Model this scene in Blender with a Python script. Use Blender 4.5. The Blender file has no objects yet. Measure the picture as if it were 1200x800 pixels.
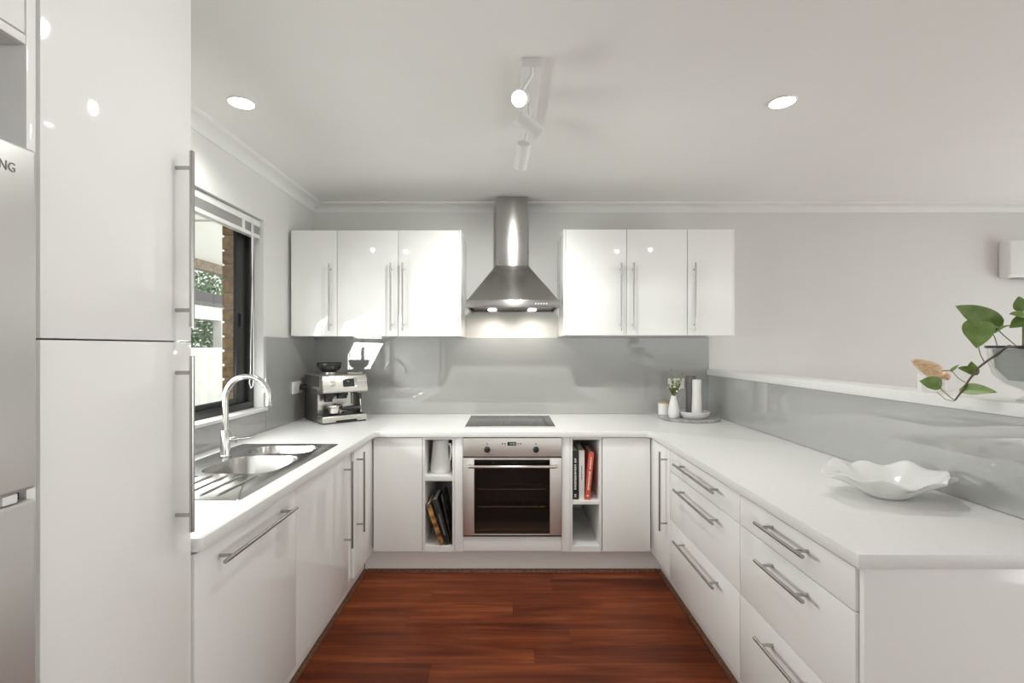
import bpy, bmesh, math, random
from mathutils import Vector, Matrix, Euler
R = math.radians
PI = math.pi
C = bpy.context.scene.collection
scene = bpy.context.scene

# ------------------------------------------------------------------ camera, world, light, exposure
cam_d = bpy.data.cameras.new('camera')
cam = bpy.data.objects.new('camera', cam_d); C.objects.link(cam)
cam.location = (0, 0, 1.38); cam.rotation_euler = (R(90), 0, 0)
cam_d.sensor_width = 36; cam_d.sensor_fit = 'HORIZONTAL'
cam_d.lens = 36 * 565 / 1200
cam_d.shift_x = 3 / 1200; cam_d.shift_y = 7.5 / 1200
cam_d.clip_start = .02; cam_d.clip_end = 200
scene.camera = cam
scene.view_settings.view_transform = 'Standard'
scene.view_settings.look = 'None'
scene.view_settings.gamma = 1
scene.view_settings.use_curve_mapping = False
scene.view_settings.exposure = 0.13
scene.cycles.use_denoising = True
scene.cycles.max_bounces = 10
scene.cycles.diffuse_bounces = 6
scene.cycles.glossy_bounces = 6
scene.cycles.transmission_bounces = 8
scene.cycles.transparent_max_bounces = 12
scene.cycles.caustics_reflective = False
scene.cycles.caustics_refractive = False
scene.cycles.sample_clamp_indirect = 6

WORLD = 1.0   # overcast daylight by quarter: (paved ground, sky) radiance seen to the rear, right and left of the house
REAR_D, RIGHT_D, LEFT_D = (.2, 1.6), (3.9, 1.6), (.95, 1.0)
AISLE_FILL_W = 18.0; DOWN_W = 20.0          # the added aisle fill lamp, then each recessed downlight
TRACK_W = (4.0, 10.0, 52.0)         # each track spot
HOOD_W = 3.5
WINDOW_W = 24.0        # area lamp added outside the kitchen window, as extra daylight on the drawers
wd = bpy.data.lights.new('window_daylight_fill', 'AREA'); wd.energy = WINDOW_W; wd.shape = 'RECTANGLE'; wd.size = .42; wd.size_y = 1.10; wd.color = (.97, 1, .985)
wdo = bpy.data.objects.new('window_daylight_fill', wd); C.objects.link(wdo); wdo.location = (-1.64, 1.93, 1.25); wdo.rotation_euler = (0, R(-62), 0)
w = bpy.data.worlds.new('overcast_sky'); scene.world = w; w.use_nodes = True
nt = w.node_tree; nt.nodes.clear()
wo = nt.nodes.new('ShaderNodeOutputWorld'); bg = nt.nodes.new('ShaderNodeBackground')
tc = nt.nodes.new('ShaderNodeTexCoord'); sx = nt.nodes.new('ShaderNodeSeparateXYZ')
nt.links.new(tc.outputs['Generated'], sx.inputs[0])
def wmath(op, a, b=None, c=None):
    n = nt.nodes.new('ShaderNodeMath'); n.operation = op; n.use_clamp = False
    for k, q in enumerate((a, b, c)):
        if q is None: continue
        if isinstance(q, (int, float)): n.inputs[k].default_value = q
        else: nt.links.new(q, n.inputs[k])
    return n.outputs[0]
def wramp(sock, lo, hi):
    n = nt.nodes.new('ShaderNodeMapRange'); n.inputs[1].default_value = lo; n.inputs[2].default_value = hi
    nt.links.new(sock, n.inputs[0]); return n.outputs[0]
up_f = wramp(sx.outputs[2], -.06, .06)
def quarter(d): return wmath('MULTIPLY_ADD', up_f, d[1] - d[0], d[0])
ry = wmath('ADD', sx.outputs[1], wmath('ABSOLUTE', sx.outputs[0]))         # < 0 towards the rear
f_side = wramp(ry, -.08, .08); f_right = wramp(sx.outputs[0], -.05, .05)
side = wmath('ADD', wmath('MULTIPLY', quarter(RIGHT_D), f_right), wmath('MULTIPLY', quarter(LEFT_D), wmath('SUBTRACT', 1.0, f_right)))
tot = wmath('ADD', wmath('MULTIPLY', side, f_side), wmath('MULTIPLY', quarter(REAR_D), wmath('SUBTRACT', 1.0, f_side)))
bg.inputs[0].default_value = (.97, 1.0, .985, 1)
nt.links.new(wmath('MULTIPLY', tot, WORLD), bg.inputs[1])
nt.links.new(bg.outputs[0], wo.inputs[0])

# ------------------------------------------------------------------ helpers: materials
def mat(name, col, rough=.5, metal=0., spec=.5, coat=0., **kw):
    m = bpy.data.materials.new(name); m.use_nodes = True
    b = m.node_tree.nodes['Principled BSDF']
    b.inputs['Base Color'].default_value = (*col, 1)
    b.inputs['Roughness'].default_value = rough
    b.inputs['Metallic'].default_value = metal
    b.inputs['Specular IOR Level'].default_value = spec
    b.inputs['Coat Weight'].default_value = coat
    for k, v in kw.items(): b.inputs[k].default_value = v
    return m
def vary(m, scale, c1, c2, stretch=(1, 1, 1), detail=4, bump=0., lo=.35, hi=.65):
    """mottle the base colour between two tones; optional bump from the same noise"""
    t = m.node_tree; b = t.nodes['Principled BSDF']
    tcn = t.nodes.new('ShaderNodeTexCoord'); mp = t.nodes.new('ShaderNodeMapping'); n = t.nodes.new('ShaderNodeTexNoise')
    r = t.nodes.new('ShaderNodeValToRGB')
    mp.inputs['Scale'].default_value = stretch
    n.inputs['Scale'].default_value = scale; n.inputs['Detail'].default_value = detail
    t.links.new(tcn.outputs['Object'], mp.inputs[0]); t.links.new(mp.outputs[0], n.inputs['Vector'])
    t.links.new(n.outputs[0], r.inputs[0])
    r.color_ramp.elements[0].position = lo; r.color_ramp.elements[1].position = hi
    r.color_ramp.elements[0].color = (*c1, 1); r.color_ramp.elements[1].color = (*c2, 1)
    t.links.new(r.outputs[0], b.inputs['Base Color'])
    if bump:
        bn = t.nodes.new('ShaderNodeBump'); bn.inputs['Strength'].default_value = bump; bn.inputs['Distance'].default_value = .003
        t.links.new(n.outputs[0], bn.inputs['Height']); t.links.new(bn.outputs[0], b.inputs['Normal'])
    return m
def emit(name, col, s):
    m = bpy.data.materials.new(name); m.use_nodes = True; t = m.node_tree; t.nodes.clear()
    o = t.nodes.new('ShaderNodeOutputMaterial'); e = t.nodes.new('ShaderNodeEmission')
    e.inputs[0].default_value = (*col, 1); e.inputs[1].default_value = s
    t.links.new(e.outputs[0], o.inputs[0]); return m
def pane(name, tint, refl=.06, rough=0.0):
    """thin clear sheet: see-through with a Fresnel-weighted mirror on top"""
    m = bpy.data.materials.new(name); m.use_nodes = True; t = m.node_tree; t.nodes.clear()
    o = t.nodes.new('ShaderNodeOutputMaterial'); mx = t.nodes.new('ShaderNodeMixShader')
    tr = t.nodes.new('ShaderNodeBsdfTransparent'); gl = t.nodes.new('ShaderNodeBsdfGlossy')
    lw = t.nodes.new('ShaderNodeFresnel'); lw.inputs['IOR'].default_value = 1.45
    tr.inputs[0].default_value = (*tint, 1); gl.inputs['Roughness'].default_value = rough
    ge = t.nodes.new('ShaderNodeNewGeometry'); iv = t.nodes.new('ShaderNodeMath'); iv.operation = 'SUBTRACT'; iv.inputs[0].default_value = 1
    mu = t.nodes.new('ShaderNodeMath'); mu.operation = 'MULTIPLY'
    t.links.new(ge.outputs['Backfacing'], iv.inputs[1]); t.links.new(iv.outputs[0], mu.inputs[0]); t.links.new(lw.outputs[0], mu.inputs[1])
    t.links.new(mu.outputs[0], mx.inputs[0]); t.links.new(tr.outputs[0], mx.inputs[1]); t.links.new(gl.outputs[0], mx.inputs[2])
    t.links.new(mx.outputs[0], o.inputs[0]); return m
def steel(name, col=(.52, .51, .49), rough=.27, aniso=.0, along='x', streak=True):
    m = mat(name, col, rough, 1.0)
    t = m.node_tree; b = t.nodes['Principled BSDF']
    tcn = t.nodes.new('ShaderNodeTexCoord'); mp = t.nodes.new('ShaderNodeMapping'); n = t.nodes.new('ShaderNodeTexNoise')
    mp.inputs['Scale'].default_value = {'x': (3, 400, 400), 'y': (400, 3, 400), 'z': (400, 400, 3)}[along]
    n.inputs['Scale'].default_value = 1; n.inputs['Detail'].default_value = 2
    t.links.new(tcn.outputs['Object'], mp.inputs[0]); t.links.new(mp.outputs[0], n.inputs['Vector'])
    r = t.nodes.new('ShaderNodeMapRange'); r.inputs[3].default_value = rough * .8; r.inputs[4].default_value = rough * 1.2
    t.links.new(n.outputs[0], r.inputs[0]); t.links.new(r.outputs[0], b.inputs['Roughness'])
    if aniso:
        b.inputs['Anisotropic'].default_value = aniso
        tg = t.nodes.new('ShaderNodeTangent'); tg.direction_type = 'RADIAL'; tg.axis = 'Z'
        t.links.new(tg.outputs[0], b.inputs['Tangent'])
        b.inputs['Anisotropic Rotation'].default_value = .25
    return m

M = {}
M['paint'] = vary(mat('wall_paint', (.6, .59, .56), .6), 2.2, (.705, .698, .672), (.722, .715, .69))
M['ceiling'] = vary(mat('ceiling_paint', (.8, .79, .77), .7), 1.5, (.82, .812, .79), (.835, .828, .805))
M['cove'] = mat('cornice_paint', (.78, .775, .755), .5)
M['gloss'] = mat('white_gloss_lacquer', (.85, .845, .825), .05, 0, .5)
M['carcass'] = mat('white_melamine', (.78, .775, .755), .4)
M['counter'] = vary(mat('white_laminate_worktop', (.82, .815, .8), .32), 60, (.765, .76, .745), (.785, .78, .765))
M['splash'] = mat('pale_grey_back_painted_glass', (.365, .363, .35), .02, 0, .5, IOR=1.9)
M['splash_light'] = mat('reflection_lightened_back_painted_glass', (.42, .424, .413), .02, 0, .5, IOR=2.1)  # lighter than the back glass: reflections partly put into the colour
M['seal'] = mat('grey_sealant', (.18, .17, .15), .6)
M['brushed'] = steel('brushed_stainless_handle', (.46, .45, .43), .25, along='z')
M['hood'] = steel('brushed_stainless_hood', (.46, .446, .424), .24, aniso=.85)
M['oven_steel'] = steel('warm_stainless_oven', (.78, .745, .70), .36, aniso=.5)
M['sink'] = steel('stainless_sink', (.48, .47, .455), .24, along='y')
M['chrome'] = mat('satin_nickel', (.62, .61, .59), .2, 1.0)
M['bright_metal'] = mat('polished_steel', (.78, .75, .71), .15, 1.0)
M['fridge'] = mat('silver_fridge_steel', (.68, .67, .65), .3, .7)
M['fridge_body'] = mat('fridge_side_grey', (.3, .3, .29), .45)
M['lettering'] = mat('grey_lettering', (.20, .20, .195), .5)
M['black'] = mat('black_plastic', (.015, .015, .014), .35)
M['blackgloss'] = mat('black_glass', (.012, .012, .012), .05)
M['dark'] = mat('dark_recess', (.05, .048, .045), .7)
M['alu_black'] = mat('black_window_aluminium', (.018, .018, .017), .4)
M['hob'] = mat('ceramic_hob_glass', (.055, .053, .05), .22, 0, .9)
M['mark'] = mat('printed_mark', (.008, .008, .008), .5)
M['markw'] = mat('white_print', (.75, .74, .70), .5)
M['glass'] = pane('clear_window_glass', (.96, .97, .96))
M['ovenglass'] = pane('smoked_oven_glass', (.62, .58, .54))
M['clear'] = pane('clear_plant_glass', (.90, .91, .90), rough=.02)
M['enamel'] = mat('oven_enamel', (.30, .25, .21), .4)
M['plastic'] = mat('white_plastic', (.80, .795, .775), .35)
M['ceramic'] = mat('white_glazed_ceramic', (.80, .80, .785), .08)
M['stoneware'] = mat('matte_white_stoneware', (.74, .735, .715), .6)
M['greystone'] = mat('matte_grey_stoneware', (.13, .127, .124), .6)
M['marble'] = vary(mat('grey_marble', (.6, .6, .58), .3), 14, (.26, .26, .25), (.50, .495, .48), detail=8)
M['lidwood'] = vary(mat('tan_wood_lid', (.5, .3, .17), .5), 20, (.46, .26, .13), (.58, .36, .2), (1, 8, 1))
M['birdwood'] = vary(mat('pale_turned_wood', (.7, .48, .29), .45), 12, (.56, .36, .20), (.74, .53, .34), (2, 14, 14), detail=5)
M['leaf'] = vary(mat('green_vine_leaf', (.15, .24, .06), .4), 30, (.125, .20, .045), (.20, .29, .085))
M['stem'] = mat('vine_stem', (.22, .24, .09), .5)
M['stem_brown'] = mat('woody_vine_stem', (.12, .095, .06), .6)
M['sprig'] = mat('small_green_sprig', (.22, .27, .09), .55)
M['blossom'] = mat('white_blossom', (.82, .81, .74), .6)
M['paper'] = mat('book_pages', (.62, .60, .54), .8)
M['bk_black'] = mat('black_book_cloth', (.018, .017, .016), .4)
M['bk_white'] = mat('white_book_jacket', (.70, .69, .66), .4)
M['bk_red'] = mat('red_book_jacket', (.62, .10, .055), .4)
M['bk_brown'] = vary(mat('brown_photo_jacket', (.25, .12, .04), .35), 22, (.10, .035, .012), (.55, .30, .11), lo=.4, hi=.62)
M['bk_dark'] = vary(mat('dark_photo_jacket', (.03, .025, .02), .35), 16, (.012, .011, .01), (.16, .13, .11), lo=.5, hi=.7)
M['white_metal'] = mat('white_powder_coat', (.74, .735, .72), .4)
M['bulb'] = emit('lit_lamp_face', (1, .98, .94), 14)
M['bulb_hood'] = emit('lit_hood_lamp', (1, .95, .85), 12)
M['slat'] = mat('blind_slat_grey', (.42, .42, .40), .4)
M['hopper'] = mat('smoked_hopper', (.03, .028, .026), .12)
M['mach'] = steel('coffee_machine_steel', (.62, .60, .56), .28)
M['mach_side'] = mat('coffee_machine_side', (.10, .095, .085), .4, .5)
M['screen'] = mat('dark_touch_screen', (.02, .02, .02), .1)
M['led'] = emit('oven_clock_digits', (.55, .75, .5), .8)
# exterior
M['brick'] = vary(mat('tan_brick', (.38, .25, .14), .85), 26, (.25, .15, .075), (.46, .31, .18), detail=6, bump=.4)
M['mortar'] = mat('mortar', (.50, .47, .42), .9)
M['fence'] = mat('off_white_steel_fence', (.70, .69, .66), .4)
M['soffit'] = mat('white_patio_lining', (.80, .79, .75), .6)
M['beam'] = vary(mat('brown_beam', (.2, .15, .1), .6), 20, (.13, .10, .075), (.24, .18, .12))
M['tile'] = mat('dark_roof_tile', (.12, .11, .115), .6)
M['bark'] = mat('tree_bark', (.14, .10, .07), .9)
M['tree'] = vary(mat('tree_foliage', (.1, .17, .08), .6), 3, (.09, .15, .07), (.24, .33, .19))
M['paving'] = mat('pale_paving', (.5, .48, .44), .8)
# timber floor: boards run left to right
def floor_mat():
    m = bpy.data.materials.new('jarrah_timber_boards'); m.use_nodes = True
    t = m.node_tree; b = t.nodes['Principled BSDF']; N = t.nodes.new; L = t.links.new
    tcn = N('ShaderNodeTexCoord')
    sp = N('ShaderNodeSeparateXYZ'); L(tcn.outputs['Object'], sp.inputs[0])
    dv = N('ShaderNodeMath'); dv.operation = 'DIVIDE'; dv.inputs[1].default_value = .128; L(sp.outputs[1], dv.inputs[0])
    fl = N('ShaderNodeMath'); fl.operation = 'FLOOR'; L(dv.outputs[0], fl.inputs[0])
    fr = N('ShaderNodeMath'); fr.operation = 'FRACT'; L(dv.outputs[0], fr.inputs[0])
    w1 = N('ShaderNodeTexWhiteNoise'); w1.noise_dimensions = '1D'; L(fl.outputs[0], w1.inputs['W'])
    # stagger board ends
    ox = N('ShaderNodeMath'); ox.operation = 'MULTIPLY_ADD'; ox.inputs[1].default_value = 1.7; L(w1.outputs['Value'], ox.inputs[0]); L(sp.outputs[0], ox.inputs[2])
    dx = N('ShaderNodeMath'); dx.operation = 'DIVIDE'; dx.inputs[1].default_value = 1.35; L(ox.outputs[0], dx.inputs[0])
    fx = N('ShaderNodeMath'); fx.operation = 'FLOOR'; L(dx.outputs[0], fx.inputs[0])
    frx = N('ShaderNodeMath'); frx.operation = 'FRACT'; L(dx.outputs[0], frx.inputs[0])
    cb = N('ShaderNodeCombineXYZ'); L(fl.outputs[0], cb.inputs[0]); L(fx.outputs[0], cb.inputs[1])
    w2 = N('ShaderNodeTexWhiteNoise'); w2.noise_dimensions = '2D'; L(cb.outputs[0], w2.inputs['Vector'])
    # grain
    off = N('ShaderNodeVectorMath'); off.operation = 'ADD'
    sc = N('ShaderNodeVectorMath'); sc.operation = 'SCALE'; sc.inputs['Scale'].default_value = 9
    L(w2.outputs['Color'], sc.inputs[0]); L(tcn.outputs['Object'], off.inputs[0]); L(sc.outputs[0], off.inputs[1])
    mp = N('ShaderNodeMapping'); mp.inputs['Scale'].default_value = (1.0, 16, 1); L(off.outputs[0], mp.inputs[0])
    n1 = N('ShaderNodeTexNoise'); n1.inputs['Scale'].default_value = 1.6; n1.inputs['Detail'].default_value = 7; n1.inputs['Roughness'].default_value = .62; n1.inputs['Distortion'].default_value = .6
    L(mp.outputs[0], n1.inputs['Vector'])
    mp2 = N('ShaderNodeMapping'); mp2.inputs['Scale'].default_value = (.7, 5.5, 1); L(off.outputs[0], mp2.inputs[0])
    n2 = N('ShaderNodeTexNoise'); n2.inputs['Scale'].default_value = 1.3; n2.inputs['Detail'].default_value = 3; n2.inputs['Distortion'].default_value = 1.4
    L(mp2.outputs[0], n2.inputs['Vector'])
    ad = N('ShaderNodeMath'); ad.operation = 'ADD'; L(n1.outputs[0], ad.inputs[0]); L(n2.outputs[0], ad.inputs[1])
    bm_ = N('ShaderNodeMath'); bm_.operation = 'MULTIPLY_ADD'; bm_.inputs[1].default_value = .24; bm_.inputs[2].default_value = -.12; L(w2.outputs['Value'], bm_.inputs[0])
    ad2 = N('ShaderNodeMath'); ad2.operation = 'ADD'; L(ad.outputs[0], ad2.inputs[0]); L(bm_.outputs[0], ad2.inputs[1])
    cr = N('ShaderNodeValToRGB'); L(ad2.outputs[0], cr.inputs[0])
    mrr = N('ShaderNodeMapRange'); mrr.inputs[1].default_value = .55; mrr.inputs[2].default_value = 1.45; L(ad2.outputs[0], mrr.inputs[0]); L(mrr.outputs[0], cr.inputs[0])
    e = cr.color_ramp.elements
    e[0].position = 0.; e[0].color = (.045, .0098, .004, 1); e[1].position = 1.; e[1].color = (.33, .088, .028, 1)
    x = e.new(.45); x.color = (.128, .0265, .0085, 1)
    x = e.new(.68); x.color = (.19, .043, .0135, 1)
    # joints
    g1 = N('ShaderNodeMath'); g1.operation = 'LESS_THAN'; g1.inputs[1].default_value = .008; L(fr.outputs[0], g1.inputs[0])
    g2 = N('ShaderNodeMath'); g2.operation = 'LESS_THAN'; g2.inputs[1].default_value = .0006; L(frx.outputs[0], g2.inputs[0])
    gm = N('ShaderNodeMath'); gm.operation = 'MAXIMUM'; L(g1.outputs[0], gm.inputs[0]); L(g2.outputs[0], gm.inputs[1])
    mx = N('ShaderNodeMix'); mx.data_type = 'RGBA'; L(gm.outputs[0], mx.inputs[0]); L(cr.outputs[0], mx.inputs[6]); mx.inputs[7].default_value = (.03, .01, .006, 1)
    L(mx.outputs[2], b.inputs['Base Color'])
    b.inputs['Roughness'].default_value = .42; b.inputs['Specular IOR Level'].default_value = .16
    return m
M['floor'] = floor_mat()
M['bead'] = vary(mat('timber_quad_bead', (.15, .06, .03), .4), 8, (.09, .035, .018), (.20, .085, .042), (8, 8, 8))

# ------------------------------------------------------------------ helpers: meshes
class MB:
    def __init__(s): s.bm = bmesh.new()
    def _merge(s, b, mi=0):
        for f in b.faces: f.material_index = mi
        me = bpy.data.meshes.new('tmp'); b.to_mesh(me); b.free(); s.bm.from_mesh(me); bpy.data.meshes.remove(me); return s
    def box(s, x0, x1, y0, y1, z0, z1, bev=.0, mi=0, mtx=None, seg=2):
        b = bmesh.new(); bmesh.ops.create_cube(b, size=1)
        dx, dy, dz = x1 - x0, y1 - y0, z1 - z0
        for v in b.verts: v.co = Vector((x0 + (v.co.x + .5) * dx, y0 + (v.co.y + .5) * dy, z0 + (v.co.z + .5) * dz))
        bev = min(bev, .45 * min(abs(dx), abs(dy), abs(dz)))
        if bev > 0: bmesh.ops.bevel(b, geom=list(b.edges), offset=bev, segments=seg, affect='EDGES', profile=.6)
        if mtx: b.transform(mtx)
        return s._merge(b, mi)
    def cyl(s, p0, p1, r0, r1=None, n=20, mi=0, cap=True, bev=0):
        r1 = r0 if r1 is None else r1
        p0, p1 = Vector(p0), Vector(p1); d = p1 - p0; L = d.length
        prof = [(r0, 0), (r1, L)]
        if bev: prof = [(r0 - bev, 0), (r0, bev), (r1, L - bev), (r1 - bev, L)]
        if cap: prof = [(0, 0)] + prof + [(0, L)]
        return s.lathe(prof, n, mi, Matrix.Translation(p0) @ d.to_track_quat('Z', 'Y').to_matrix().to_4x4())
    def lathe(s, prof, n=32, mi=0, mtx=None, wave=None):
        b = bmesh.new(); rings = []
        for r, z in prof:
            if r < 1e-6: rings.append([b.verts.new((0, 0, z))])
            else: rings.append([b.verts.new((r * math.cos(2 * PI * k / n), r * math.sin(2 * PI * k / n), z)) for k in range(n)])
        for A, B in zip(rings, rings[1:]):
            if len(A) == 1 and len(B) == 1: continue
            for k in range(n):
                a = [A[0]] if len(A) == 1 else [A[k], A[(k + 1) % n]]
                c = [B[0]] if len(B) == 1 else [B[(k + 1) % n], B[k]]
                b.faces.new(a + c)
        if wave:
            for v in b.verts: v.co = wave(v.co)
        if mtx: b.transform(mtx)
        return s._merge(b, mi)
    def tube(s, pts, r, n=12, mi=0, cap=True, closed=False):
        pts = [Vector(p) for p in pts]; rs = r if isinstance(r, (list, tuple)) else [r] * len(pts)
        b = bmesh.new(); rings = []; up = None
        for i, p in enumerate(pts):
            a = pts[max(i - 1, 0)]; c = pts[min(i + 1, len(pts) - 1)]
            t = (c - a).normalized()
            if up is None:
                up = Vector((0, 0, 1)) if abs(t.z) < .9 else Vector((1, 0, 0))
            u = (up - t * up.dot(t)).normalized(); v = t.cross(u); up = u
            rings.append([b.verts.new(p + rs[i] * (math.cos(2 * PI * k / n) * u + math.sin(2 * PI * k / n) * v)) for k in range(n)])
        for A, B in zip(rings, rings[1:]):
            for k in range(n): b.faces.new([A[k], A[(k + 1) % n], B[(k + 1) % n], B[k]])
        if cap: b.faces.new(list(reversed(rings[0]))); b.faces.new(rings[-1])
        return s._merge(b, mi)
    def prism(s, poly, vec, mi=0, bev=0):
        """polygon (3-D points, planar) extruded by vec"""
        b = bmesh.new(); vs = [b.verts.new(p) for p in poly]; f = b.faces.new(vs)
        r = bmesh.ops.extrude_face_region(b, geom=[f])
        bmesh.ops.translate(b, vec=Vector(vec), verts=[g for g in r['geom'] if isinstance(g, bmesh.types.BMVert)])
        bmesh.ops.recalc_face_normals(b, faces=list(b.faces))
        if bev: bmesh.ops.bevel(b, geom=list(b.edges), offset=bev, segments=2, affect='EDGES', profile=.6)
        return s._merge(b, mi)
    def hexa(s, bot, top, mi=0, bev=0):
        """eight-corner solid: bot and top are 4 points each in the same order"""
        b = bmesh.new(); A = [b.verts.new(p) for p in bot]; B = [b.verts.new(p) for p in top]
        b.faces.new(A[::-1]); b.faces.new(B)
        for k in range(4): b.faces.new([A[k], A[(k + 1) % 4], B[(k + 1) % 4], B[k]])
        bmesh.ops.recalc_face_normals(b, faces=list(b.faces))
        if bev: bmesh.ops.bevel(b, geom=list(b.edges), offset=bev, segments=2, affect='EDGES', profile=.6)
        return s._merge(b, mi)
    def faces(s, verts, faces, mi=0):
        b = bmesh.new(); vs = [b.verts.new(v) for v in verts]
        for f in faces: b.faces.new([vs[i] for i in f])
        return s._merge(b, mi)
    def sphere(s, c, r, mi=0, scale=(1, 1, 1), n=16):
        b = bmesh.new(); bmesh.ops.create_uvsphere(b, u_segments=n, v_segments=max(6, n // 2), radius=r)
        for v in b.verts: v.co = Vector((v.co.x * scale[0] + c[0], v.co.y * scale[1] + c[1], v.co.z * scale[2] + c[2]))
        return s._merge(b, mi)
    def text(s, body, size, mtx, depth=.0006, mi=0, sx=1.0):
        cu = bpy.data.curves.new('tmp_text', 'FONT'); cu.body = body; cu.size = size; cu.extrude = depth; cu.resolution_u = 3
        o = bpy.data.objects.new('tmp_text', cu); C.objects.link(o)
        me = bpy.data.meshes.new_from_object(o.evaluated_get(bpy.context.evaluated_depsgraph_get()))
        bpy.data.objects.remove(o); bpy.data.curves.remove(cu)
        me.transform(Matrix.Diagonal((sx, 1, 1, 1))); me.transform(mtx)
        b = bmesh.new(); b.from_mesh(me); bpy.data.meshes.remove(me)
        return s._merge(b, mi)
    def mesh(s, name, mats, recalc=True, ang=38):
        if recalc: bmesh.ops.recalc_face_normals(s.bm, faces=list(s.bm.faces))
        me = bpy.data.meshes.new(name); s.bm.to_mesh(me); s.bm.free()
        for m in (mats if isinstance(mats, (list, tuple)) else [mats]): me.materials.append(m)
        for p in me.polygons: p.use_smooth = True
        me.set_sharp_from_angle(angle=R(ang))
        return me

def tag(o, label=None, cat=None, group=None, kind=None):
    if label: o['label'] = label
    if cat: o['category'] = cat
    if group: o['group'] = group
    if kind: o['kind'] = kind
    return o
ROOT = {}
def thing(name, label, cat, loc=(0, 0, 0), rz=0, group=None):
    o = bpy.data.objects.new(name, None); C.objects.link(o); o.empty_display_size = .05
    o.location = loc; o.rotation_euler = (0, 0, rz)
    ROOT[o] = Matrix.Translation(loc) @ Matrix.Rotation(rz, 4, 'Z')
    return tag(o, label, cat, group)
def part(name, mb, m, parent, local=False, label=None, ang=38, kind=None):
    """mesh given in world coordinates (or the root's own when local)"""
    top = parent
    while top.parent: top = top.parent
    me = mb.mesh(name, m, ang=ang)
    if not local: me.transform(ROOT[top].inverted())
    o = bpy.data.objects.new(name, me); C.objects.link(o); o.parent = parent
    return tag(o, label, kind=kind)
def solo(name, mb, m, label=None, cat=None, group=None, kind=None, ang=38):
    me = mb.mesh(name, m, ang=ang)
    xs = [v.co for v in me.vertices]
    lo = Vector((min(v.x for v in xs), min(v.y for v in xs), min(v.z for v in xs))); hi = Vector((max(v.x for v in xs), max(v.y for v in xs), 0))
    loc = Vector(((lo.x + hi.x) / 2, (lo.y + hi.y) / 2, lo.z))
    me.transform(Matrix.Translation(-loc))
    o = bpy.data.objects.new(name, me); C.objects.link(o); o.location = loc
    ROOT[o] = Matrix.Translation(loc)
    return tag(o, label, cat, group, kind)
def struct(name, mb, m, **k): return solo(name, mb, m, kind='structure', **k)

# ------------------------------------------------------------------ the place: key measures (metres; camera stands at x=0, y=0)
XL, XR = -1.4825, 1.505         # left wall face, half wall face
YB = 3.65                       # back wall face
ZC = 2.465                      # ceiling
ZT = .88                        # worktop top
GL, GB, GR = -1.466, 3.640, 1.498   # faces of the glass splashbacks
FL, FB, FR = -.826, 2.912, .855     # door faces of the three runs
KL, KB, KR = -.897, 2.978, .932     # kickboard faces
WY0, WY1, WZ0, WZ1 = 1.35, 2.918, 1.015, 2.148   # window opening
REAR = -2.6; RIGHT = 4.9

struct('floor', MB().box(-1.6, RIGHT, REAR, YB + .1, -.04, 0), M['floor'])
struct('ceiling', MB().box(-1.6, RIGHT, REAR, YB + .1, ZC, ZC + .05), M['ceiling'])
struct('wall_back', MB().box(-1.6, RIGHT, YB, YB + .1, 0, ZC), M['paint'])
wl = MB()
wl.box(-1.6, XL, REAR, WY0, 0, ZC); wl.box(-1.6, XL, WY1, YB, 0, ZC)
wl.box(-1.6, XL, WY0, WY1, 0, WZ0); wl.box(-1.6, XL, WY0, WY1, WZ1, ZC)
struct('wall_left', wl, M['paint'])
struct('wall_right', MB().box(XR, 1.622, 1.15, YB - .001, 0, 1.177), M['paint'])

# living area beyond the half wall: wall opened up by wide sliding doors
struct('wall_far_right', MB().box(RIGHT, RIGHT + .1, REAR, YB + .1, 2.30, ZC).box(RIGHT, RIGHT + .1, 3.50, YB + .1, 0, 2.30), M['paint'])
df = MB(); df.box(RIGHT + .02, RIGHT + .08, REAR, 3.499, 2.25, 2.299)
for y in (3.44, 1.45, -.55): df.box(RIGHT + .02, RIGHT + .08, y - .025, y + .025, 0.001, 2.25)
struct('door_1', df, mat('white_door_frame', (.7, .7, .68), .4))

# cornices (cove profile)
def cove(d):   # points (out from wall, z)
    pts = [(0, ZC), (0, 2.404), (.006, 2.404), (.008, 2.411)]
    for k in range(9):
        a = k / 8 * PI / 2
        pts.append((.010 + .058 * (1 - math.cos(a)), 2.414 + .036 * math.sin(a)))
    pts += [(.076, 2.455), (.078, ZC)]
    return pts
struct('trim_1', MB().prism([(-1.4825, YB - d, z) for d, z in cove(0)], (RIGHT + 1.48, 0, 0)), M['cove'])
struct('trim_2', MB().prism([(XL + d, REAR, z) for d, z in cove(0)], (0, YB - REAR, 0)), M['cove'])
# ledge that caps the half wall
struct('trim_3', MB().box(1.489, 1.637, 1.12, YB - .001, 1.1775, 1.2185, .003), M['counter'])
# kickboards and timber beads
struct('baseboard_left', MB().box(KL - .016, KL, 1.266, KB, 0.001, .147), M['gloss'])
struct('baseboard_back', MB().box(KL + .004, KR - .001, KB, KB + .016, 0.001, .147), M['gloss'])
struct('baseboard_right', MB().box(KR, KR + .016, 1.19, KB, 0.001, .147), M['gloss'])
def bead(name, a, b, inx, iny):
    n = Vector((inx, iny, 0)); pts = [Vector(a)]
    for k in range(7):
        t = k / 6 * PI / 2
        pts.append(Vector(a) + n * .018 * math.cos(t) + Vector((0, 0, .018 * math.sin(t))))
    struct(name, MB().prism(pts, Vector(b) - Vector(a)), M['bead'])
bead('trim_4', (KL, 1.266, .0005), (KL, KB, .0005), 1, 0)
bead('trim_5', (KL + .019, KB, .0005), (KR - .019, KB, .0005), 0, -1)
bead('trim_6', (KR, 1.19, .0005), (KR, KB, .0005), -1, 0)

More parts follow.
